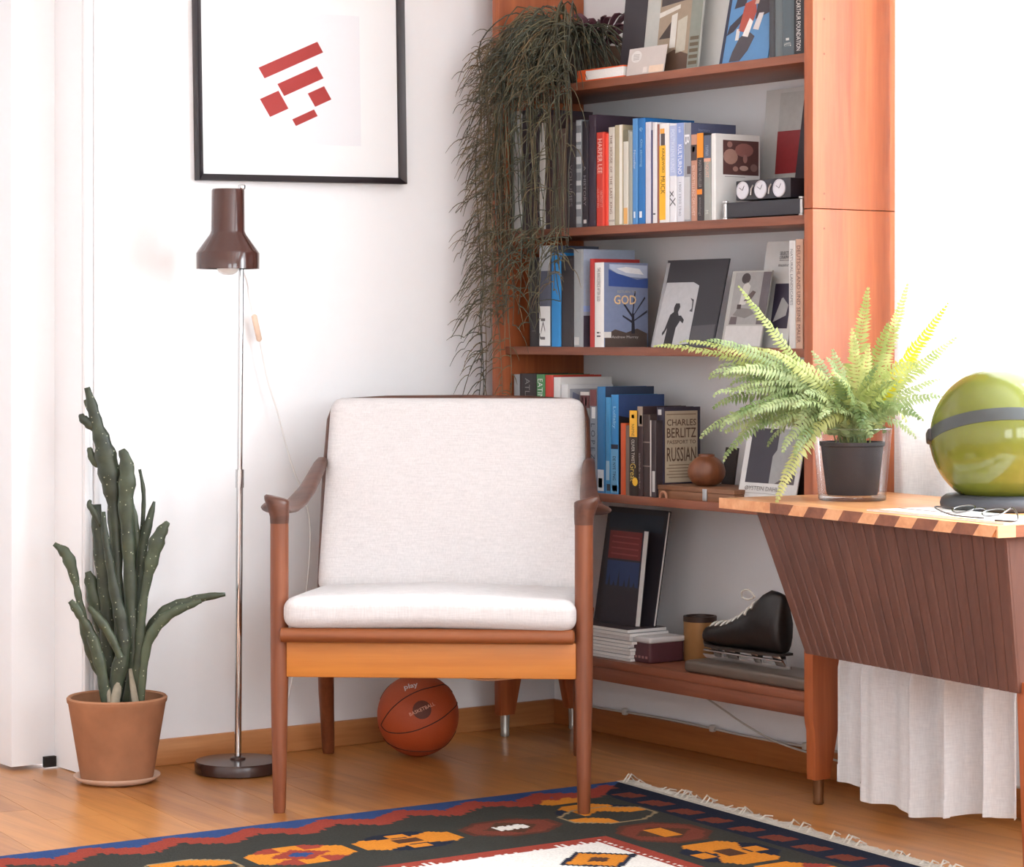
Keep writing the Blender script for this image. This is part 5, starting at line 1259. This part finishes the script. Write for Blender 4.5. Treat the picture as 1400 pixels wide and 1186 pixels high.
# ------------------------------------------------------------------ trailing plant over the left side of the bookcase
random.seed(42)
tp0 = V((-0.17, -0.33, SHELF_Z[0]))
trail = thing('trailing_plant', tuple(tp0), 'bushy trailing plant with long thin stems hanging over the left of the bookcase', 'hanging plant')
MB().lathe([(0.0, 0.0), (0.060, 0.0), (0.062, 0.004), (0.075, 0.115), (0.077, 0.122), (0.072, 0.122), (0.068, 0.108), (0.0, 0.108)], tp0, 28).build('pot', plain((70, 58, 50), 0.7), trail, smooth=0.8)
M_RH = [leaf_mat((66, 64, 46), (118, 112, 84), 0.1, 'stem_olive'), leaf_mat((48, 52, 42), (96, 98, 80), 0.1, 'stem_green_shade'), leaf_mat((88, 74, 52), (136, 116, 84), 0.1, 'stem_brown_lit')]  # light in the colours: brown for lit left stems, darker green for shaded ones
def keep_out(p):
    # stay off the wall and in front of the bookcase once below the pot
    p.y = min(p.y, -0.022)
    if p.z < 1.75 and p.x > -0.302: p.x = -0.302 - 0.3 * (p.x + 0.302) if p.x < -0.25 else -0.305
    if p.z < 1.75 and p.x > -0.302: p.x = -0.303
    return p
def strand(mb, xh, yh, zend, base_r):
    st = tp0 + V((random.uniform(-0.05, 0.02), random.uniform(-0.05, 0.05), 0.11 + random.uniform(0, 0.02)))
    apex = V((xh * 0.55 + st.x * 0.45, yh * 0.6 + st.y * 0.4, 1.845 + random.uniform(0.0, 0.10)))
    lip = V((xh, yh, random.uniform(1.76, 1.86)))
    pts = [st, apex, lip]
    z = lip.z; x, y = xh, yh
    dxs, dys = random.uniform(-0.02, 0.02), random.uniform(-0.04, 0.012)
    n = max(2, int((lip.z - zend) / 0.09))
    for i in range(n):
        z -= (lip.z - zend) / n
        x += dxs / n + random.uniform(-0.010, 0.010); y += dys / n + random.uniform(-0.012, 0.012)
        pts.append(keep_out(V((x, y, z))))
    sp = smooth_path(pts, 4)
    m_ = len(sp)
    sp = [keep_out(p) if i > m_ * 0.3 else p for i, p in enumerate(sp)]
    mb.tube(sp, [base_r * (1 - 0.45 * i / m_) for i in range(m_)], 3, cap=False)
    return sp
def twig(mb, p, d, ln, r):
    e = p + d * ln; c = p + d * ln * 0.5 + V((0, 0, 0.012))
    e = e + V((0, 0, -ln * random.uniform(0.15, 0.6)))
    q = [p, c, e]
    if p.z < 1.75: q = [keep_out(V(t)) for t in q]
    mb.tube(bez(q, 4), [r, r, r * 0.85, r * 0.7, r * 0.4], 3, cap=False)
    return e
stem_specs = []
for i in range(56):
    t = random.random()
    yh = -0.150 - 0.36 * t ** 0.95
    xh = random.uniform(-0.306, -0.352)
    q = random.random()
    if yh > -0.26: zend = 0.98 + random.random() * 0.55 if q < 0.35 else (1.15 + random.random() * 0.4 if q < 0.75 else 1.45 + 0.25 * random.random())
    elif yh > -0.36: zend = 1.04 + random.random() * 0.3 if q < 0.28 else 1.20 + random.random() * 0.45
    else: zend = 1.28 + random.random() * 0.2 if q < 0.4 else 1.5 + random.random() * 0.25
    stem_specs.append((xh, yh, zend))
for k in range(22): stem_specs.append((random.uniform(-0.305, -0.33), random.uniform(-0.135, -0.195), random.uniform(1.0, 1.5)))
for k in range(16): stem_specs.append((random.uniform(-0.305, -0.335), random.uniform(-0.20, -0.44), random.uniform(1.08, 1.28)))
stem_specs += [(-0.32, -0.105, 0.85), (-0.33, -0.115, 0.88), (-0.34, -0.12, 0.86), (-0.33, -0.20, 0.90), (-0.34, -0.16, 0.92)]
per = 4
for g in range(0, len(stem_specs), per):
    mb_ = MB()
    for (xh, yh, ze) in stem_specs[g:g + per]:
        sp = strand(mb_, xh, yh, ze, 0.0023)
        L_ = len(sp)
        for j in range(6, L_):
            if random.random() < (0.45 if (yh > -0.19 or sp[j].z > 1.68) else (0.14 if sp[j].z > 1.36 else 0.6)) if sp[j].z > 1.08 else 0.3:
                an = random.uniform(0, 6.28)
                d = V((-abs(math.cos(an)) * 0.8 + 0.1, math.sin(an), random.uniform(-0.5, 0.3))).normalized()
                if yh > -0.17 and random.random() < 0.22: d = V((-0.5, 0.75 * random.uniform(0.2, 1.0), random.uniform(-0.6, 0.2))).normalized()
                e = twig(mb_, sp[j], d, random.uniform(0.03, 0.09 if yh < -0.2 else 0.062), 0.0018)
                if random.random() < 0.6 and e.z > 1.0:
                    d2 = (d + V((random.uniform(-.5, .3), random.uniform(-.6, .6), random.uniform(-.8, 0)))).normalized()
                    twig(mb_, e, d2, random.uniform(0.02, 0.055), 0.0013)
    yv = stem_specs[g][1]
    mb_.build('trailing_stem', M_RH[2 if yv > -0.19 else (g // per) % 2], trail, smooth=3.0)
# long stray shoots reaching out to the left over the wall
for g in range(16):
    mb_ = MB(); z_ = random.uniform(1.02, 1.78)
    p0 = V((random.uniform(-0.31, -0.33), random.uniform(-0.13, -0.16), z_))
    e = V((p0.x - random.uniform(0.02, 0.06), p0.y + random.uniform(0.05, 0.11), z_ - random.uniform(0.04, 0.14))); e.y = min(e.y, -0.02)
    pp = bez([p0, p0 + V((-0.02, 0.03, 0.02)), e], 8)
    mb_.tube(pp, [0.0020 - 0.0001 * i for i in range(9)], 3, cap=False)
    for q in (0.45, 0.65, 0.85):
        k_ = pp[int(q * 8)]; twig(mb_, k_, V((-0.4, random.uniform(0.2, 0.8), random.uniform(-0.9, 0))).normalized(), random.uniform(0.03, 0.06), 0.0015)
    mb_.build('trailing_stem', M_RH[0], trail, smooth=3.0)
# bushy crown above the pot
for g in range(12):
    mb_ = MB()
    for k in range(30):
        an = random.uniform(0, 6.28); r_ = random.uniform(0.05, 0.22)
        st = tp0 + V((random.uniform(-0.06, 0.03), random.uniform(-0.06, 0.06), 0.11))
        e = tp0 + V((-abs(r_ * math.cos(an)) * 1.1 + 0.03, r_ * math.sin(an), random.uniform(0.03, 0.17)))
        e.y = min(e.y, -0.15) if e.x > -0.30 else min(e.y, -0.02)
        c = (st + e) / 2 + V((0, 0, random.uniform(0.05, 0.10)))
        pp = bez([st, c, e, e + (e - c) * 0.35 + V((0, 0, -0.05))], 7)
        pp = [V((min(q.x, -0.01), (min(q.y, -0.145) if q.x > -0.295 else q.y), max(q.z, SHELF_Z[0] + 0.005) if q.x > -0.29 else q.z)) for q in pp]
        mb_.tube(pp, [0.0020] * 5 + [0.0017, 0.0014, 0.0009], 3, cap=False)
    mb_.build('trailing_stem', M_RH[1 + (g % 2) * (g % 3 == 0)], trail, smooth=3.0)

# ------------------------------------------------------------------ fern in a glass pot on the desk
FP = on_z(1165, 684, DZ)
fern = thing('potted_fern', (FP.x, FP.y, DZ), 'light green fern in a clear glass pot on the desk', 'potted plant')
M_GL = glass_mat('pot_glass', (0.96, 0.97, 0.97), 0.22); M_GLR = glass_mat('rim_glass', (0.90, 0.92, 0.92), 0.45)
gp_ = MB().lathe([(0.0, 0.0005), (0.070, 0.0005), (0.0735, 0.004), (0.0742, 0.012)], (FP.x, FP.y, DZ), 48)
gp_.lathe([(0.0742, 0.012), (0.0868, 0.157)], (FP.x, FP.y, DZ), 48); gp_.f = [f for f in gp_.f if len(f) < 40]
gpo = gp_.build('glass_pot', M_GL, fern, smooth=0.8)
MB().tube([(FP.x + 0.0866 * math.cos(i * math.pi / 24), FP.y + 0.0866 * math.sin(i * math.pi / 24), DZ + 0.1575) for i in range(49)], 0.0013, 6, cap=False).build('rim', M_GLR, gpo, smooth=2.0)
MB().lathe([(0.0, 0.001), (0.0735, 0.001), (0.0745, 0.006), (0.0735, 0.011), (0.0, 0.011)], (FP.x, FP.y, DZ), 40).build('thick_base', M_GLR, gpo, smooth=0.8)
MB().lathe([(0.0, 0.0125), (0.054, 0.0125), (0.056, 0.016), (0.068, 0.118), (0.071, 0.120), (0.0715, 0.128), (0.0675, 0.128), (0.065, 0.116), (0.0, 0.116)], (FP.x, FP.y, DZ), 40).build('inner_pot', plain((50, 46, 50), 0.6, noise=0.15, nscale=40), fern, smooth=0.8)
MB().lathe([(0.0, 0.122), (0.064, 0.118), (0.064, 0.112), (0.0, 0.112)], (FP.x, FP.y, DZ), 24).build('soil', plain((46, 36, 30), 1.0, noise=0.4, nscale=140), fern, smooth=1.0)
M_FERN = leaf_mat((110, 134, 78), (186, 198, 142), 0.42, 'fern_leaf')
M_FERN2 = leaf_mat((146, 160, 84), (208, 212, 140), 0.45, 'fern_leaf_light')
M_FERNY = leaf_mat((214, 200, 30), (240, 226, 60), 0.6, 'fern_leaf_yellow')
fd = (FP - CAM).dot(FW)
crown = V((FP.x, FP.y, DZ + 0.118))
random.seed(9)
def frond(tip, lift, mat, wmax=0.026, side=None, step=0.0080):
    base = crown + V((random.uniform(-0.03, 0.03), random.uniform(-0.03, 0.03), 0))
    dirh = (tip - base); ln = dirh.length
    mid = base.lerp(tip, 0.42) + V((0, 0, lift))
    c1 = base + V((dirh.x * 0.12, dirh.y * 0.12, max(0.05, lift * 0.9 + dirh.z * 0.3)))
    pts = bez([base, c1, mid, tip + V((0, 0, lift * 0.25)), tip], max(10, int(ln / 0.012)))
    mb_ = MB(); m_ = len(pts)
    mb_.tube(pts, [0.0013 * (1 - 0.7 * i / m_) for i in range(m_)], 3, cap=False)
    # even spacing along the curve
    tot = sum((pts[i + 1] - pts[i]).length for i in range(m_ - 1)); acc = 0.0; nxt = tot * 0.16; sgn = 1
    tilt = random.uniform(-0.3, 0.3)
    for i in range(m_ - 1):
        seg = pts[i + 1] - pts[i]; sl = seg.length
        if sl < 1e-6: continue
        t = seg / sl
        while nxt <= acc + sl:
            p = pts[i] + t * (nxt - acc); fr_ = nxt / tot
            vv = UP * 0.75 - FW * 0.65
            up = vv - t * vv.dot(t)
            if up.length < 0.2: up = RT - t * RT.dot(t)
            up.normalize()
            s0_ = t.cross(up).normalized()
            s0_ = (s0_ * math.cos(tilt) + up * math.sin(tilt)).normalized()
            w = wmax * (math.sin(math.pi * min(1.0, 0.12 + 0.88 * (1 - fr_) ** 0.75)) ** 0.8 if fr_ > 0.05 else 0.4)
            w = wmax * min(1.0, 0.45 + fr_ * 3.0) * (1 - fr_ ** 3) ** 0.9 + 0.003
            for sg in (-1, 1):
                d = (s0_ * sg + t * random.uniform(0.15, 0.4) + up * random.uniform(-0.35, 0.15)).normalized()
                wl_ = w * random.uniform(0.8, 1.08)
                bw_ = t * 0.0035
                q = p + d * wl_; dr = up * (-wl_ * random.uniform(0.10, 0.45)) + t * wl_ * 0.1
                nrm = up * 0.0014
                mb_.add([p - bw_ * 0.6, p + bw_ * 0.6, p + d * wl_ * 0.5 + bw_ * 1.1 + nrm, q + dr, p + d * wl_ * 0.5 - bw_ * 1.1 + nrm], [(0, 1, 2, 4), (4, 2, 3)])
            nxt += step
        acc += sl
    mb_.build('frond', mat, fern, smooth=3.0)
def tipat(u, v, dd): return at_depth(u, v, fd + dd)
fronds = [(1010, 392, 0.02, 0.02, 1), (893, 476, 0.06, 0.10, 1), (930, 470, 0.02, 0.10, 1), (966, 468, -0.05, 0.09, 0), (968, 520, 0.05, 0.10, 0), (975, 560, 0.04, 0.11, 0), (958, 600, 0.0, 0.13, 0), (985, 590, -0.06, 0.13, 0), (1010, 600, 0.02, 0.12, 0), (1030, 570, -0.09, 0.10, 0),
          (1055, 590, -0.05, 0.10, 0), (1062, 690, -0.10, 0.17, 1), (1070, 620, -0.08, 0.13, 0), (1085, 560, -0.12, 0.08, 0), (1040, 520, 0.06, 0.08, 0), (1000, 500, 0.08, 0.08, 0), (1075, 500, 0.03, 0.05, 0), (1110, 480, 0.06, 0.03, 0), (1138, 478, 0.04, 0.02, 0), (1100, 540, -0.10, 0.07, 0),
          (1187, 392, 0.05, 0.0, 1), (1241, 388, 0.07, 0.0, 1), (1296, 415, 0.0, 0.01, 2), (1215, 440, 0.03, 0.01, 1), (1262, 470, 0.05, 0.02, 1), (1308, 462, 0.10, 0.03, 1), (1285, 520, 0.03, 0.05, 0), (1290, 545, -0.02, 0.06, 0), (1262, 575, -0.04, 0.07, 0), (1240, 520, 0.08, 0.04, 1),
          (1165, 450, -0.02, 0.0, 1), (1200, 500, -0.05, 0.03, 0), (1225, 560, -0.09, 0.06, 0), (1150, 520, -0.12, 0.05, 0), (1180, 555, -0.14, 0.06, 0), (1120, 575, -0.13, 0.08, 0), (1060, 540, 0.10, 0.06, 0), (1135, 545, -0.06, 0.05, 0), (1205, 540, 0.09, 0.04, 0), (1252, 600, 0.02, 0.08, 0),
          (1020, 540, -0.03, 0.10, 0), (1045, 480, -0.03, 0.07, 1), (990, 630, -0.02, 0.14, 0), (1095, 600, -0.02, 0.10, 0), (1155, 500, 0.08, 0.03, 1), (1188, 470, -0.03, 0.02, 1), (1125, 520, 0.04, 0.05, 0), (1010, 480, 0.03, 0.10, 1), (1050, 610, 0.05, 0.11, 0)]
random.seed(31)
for i in range(12):     # extra arching fronds towards the bookcase
    fronds.append((random.uniform(970, 1110), random.uniform(500, 625), random.uniform(-0.10, 0.08), random.uniform(0.07, 0.13), 0))
for i in range(26):     # short curly fronds filling the middle
    fronds.append((random.uniform(1060, 1262), random.uniform(490, 600), random.uniform(-0.14, 0.10), random.uniform(0.05, 0.10), random.choice((0, 0, 1))))
for (u, v, dd, lift, mk) in fronds:
    tp = tipat(u, v, dd)
    frond(tp, lift, (M_FERN, M_FERN2, M_FERNY)[mk], wmax=(random.uniform(0.021, 0.031) if mk != 2 else 0.028))
    # the yellow frond
# ------------------------------------------------------------------ green sphere on its dark ring
GP = on_z(1369, 697, DZ)
GRr = 97.5 * (GP - CAM).dot(FW) / F_PX
gz = on_z(1369, 697, DZ); gc_depth = (GP - CAM).dot(FW)
GCz = at_depth(1369, 597, gc_depth).z
orb = thing('lidded_sphere', (GP.x, GP.y, DZ), 'glossy olive green sphere with dark band on a dark ring base', 'ornament')
M_GRN = plain((102, 106, 38), 0.12, noise=0.05, nscale=25, spec=0.5)
M_DKB = plain((62, 66, 66), 0.4, noise=0.06)
GC_ = V((GP.x, GP.y, GCz))
nB = (UP * math.cos(0.36) + FW * math.sin(0.36)).normalized()
e1_ = RT; e2_ = nB.cross(e1_).normalized()
def zone(a0, a1, r, n=24): return [(r * math.cos(a0 + (a1 - a0) * i / n), r * math.sin(a0 + (a1 - a0) * i / n)) for i in range(n + 1)]
d2r = math.radians
MB().lathe([(0.0, -GRr)] + zone(d2r(-89), d2r(-5.2), GRr), GC_, 56, (e1_, e2_, nB)).build('lower_bowl', M_GRN, orb, smooth=1.2)
MB().lathe(zone(d2r(5.2), d2r(89), GRr * 0.99) + [(0.0, GRr * 0.99)], GC_, 56, (e1_, e2_, nB)).build('upper_dome', M_GRN, orb, smooth=1.2)
MB().lathe([(GRr * 0.9, -GRr * 0.091)] + zone(d2r(-5.1), d2r(5.1), GRr * 1.004, 6) + [(GRr * 0.9, GRr * 0.091)], GC_, 64, (e1_, e2_, nB)).build('dark_band', M_DKB, orb, smooth=0.9)
hg = GC_ - e1_ * GRr * 1.0 - e2_ * 0.0
MB().rbox((-0.007, -0.016, -0.014), (0.010, 0.016, 0.014), 0.006, lambda x, y, z: hg + e1_ * x + e2_ * y + nB * z, n=8).build('hinge', plain((44, 38, 34), 0.4), orb, smooth=1.0)
MB().lathe([(0.0, 0.0), (0.118, 0.0), (0.124, 0.005), (0.126, 0.014), (0.123, 0.024), (0.114, 0.031), (0.095, 0.033), (0.07, GCz - DZ - math.sqrt(max(0, GRr ** 2 - 0.07 ** 2)) + 0.0005), (0.0, 0.010)], (GP.x, GP.y, DZ), 48).build('ring_base', plain((58, 60, 66), 0.45, noise=0.08), orb, smooth=0.9)

# ------------------------------------------------------------------ papers and spectacles on the desk
mg = thing('magazine', tuple(D(DL * 0.74, 0.12, DZ)), 'white magazine lying open on the desk under the spectacles', 'magazine')
def Dm(s, d, z): return D(s, d, z)
MB().box((DL * 0.52, 0.035, DZ + 0.0004), (DL * 0.975, 0.195, DZ + 0.0032), Dm).build('pages', plain((238, 236, 234), 0.5, noise=0.02), mg)
MB().box((DL * 0.52, 0.035, DZ + 0.0033), (DL * 0.975, 0.060, DZ + 0.0037), Dm).build('printed_stripe', plain((196, 150, 120), 0.5), mg)
MB().box((DL * 0.52, 0.115, DZ + 0.0033), (DL * 0.975, 0.120, DZ + 0.0037), Dm).build('printed_stripe', plain((130, 92, 76), 0.5), mg)
zg = DZ + 0.0042
M_RIM = plain((150, 150, 150), 0.2, 1.0, noise=0)
M_LENS = glass_mat('lens_glass', (0.8, 0.82, 0.82), 0.25)
gl = thing('spectacles', tuple(on_z(1335, 704, zg)), 'metal rimmed spectacles lying folded on the desk magazine', 'spectacles')
def lens(c, ang):
    ex = (DE * math.cos(ang) + DN * math.sin(ang)); up_ = (V((0, 0, 1)) * 0.34 + DN * 0.94).normalized()
    P = [c + ex * (0.026 * math.cos(i * math.pi / 12)) + up_ * (0.019 + 0.019 * math.sin(i * math.pi / 12)) for i in range(25)]
    MB().tube(P, 0.0016, 6, cap=False).build('rim', M_RIM, gl, smooth=2.0)
    n_ = ex.cross(up_).normalized()
    MB().add([c + up_ * 0.019 + n_ * 0.001] + [p + n_ * 0.0003 for p in P[:24]], [(0, 1 + i, 1 + (i + 1) % 24) for i in range(24)]).build('lens', M_LENS, gl, smooth=2.0)
    return ex, up_
c1 = on_z(1308, 702, zg) + V((0, 0, 0.0018)); c2_ = on_z(1349, 707, zg) + V((0, 0, 0.0018))
ex, up_ = lens(c1, 0.1); lens(c2_, 0.1)
MB().tube(bez([c1 + ex * 0.025 + up_ * 0.022, (c1 + c2_) / 2 + up_ * 0.04, c2_ - ex * 0.025 + up_ * 0.022], 8), 0.0016, 6).build('bridge', M_RIM, gl, smooth=2.0)
MB().tube(smooth_path([c1 - ex * 0.026 + up_ * 0.02, on_z(1278, 700, zg) + V((0, 0, 0.010)), on_z(1300, 706, zg) + V((0, 0, 0.003)), on_z(1345, 711, zg) + V((0, 0, 0.003))], 5), 0.0015, 6).build('temple', plain((60, 50, 46), 0.3), gl, smooth=2.0)
MB().tube(smooth_path([c2_ + ex * 0.026 + up_ * 0.02, on_z(1385, 706, zg) + V((0, 0, 0.016)), on_z(1391, 714, zg) + V((0, 0, 0.003)), on_z(1360, 714, zg) + V((0, 0, 0.003))], 5), 0.0018, 6).build('temple', plain((60, 50, 46), 0.3), gl, smooth=2.0)

flush_texts()
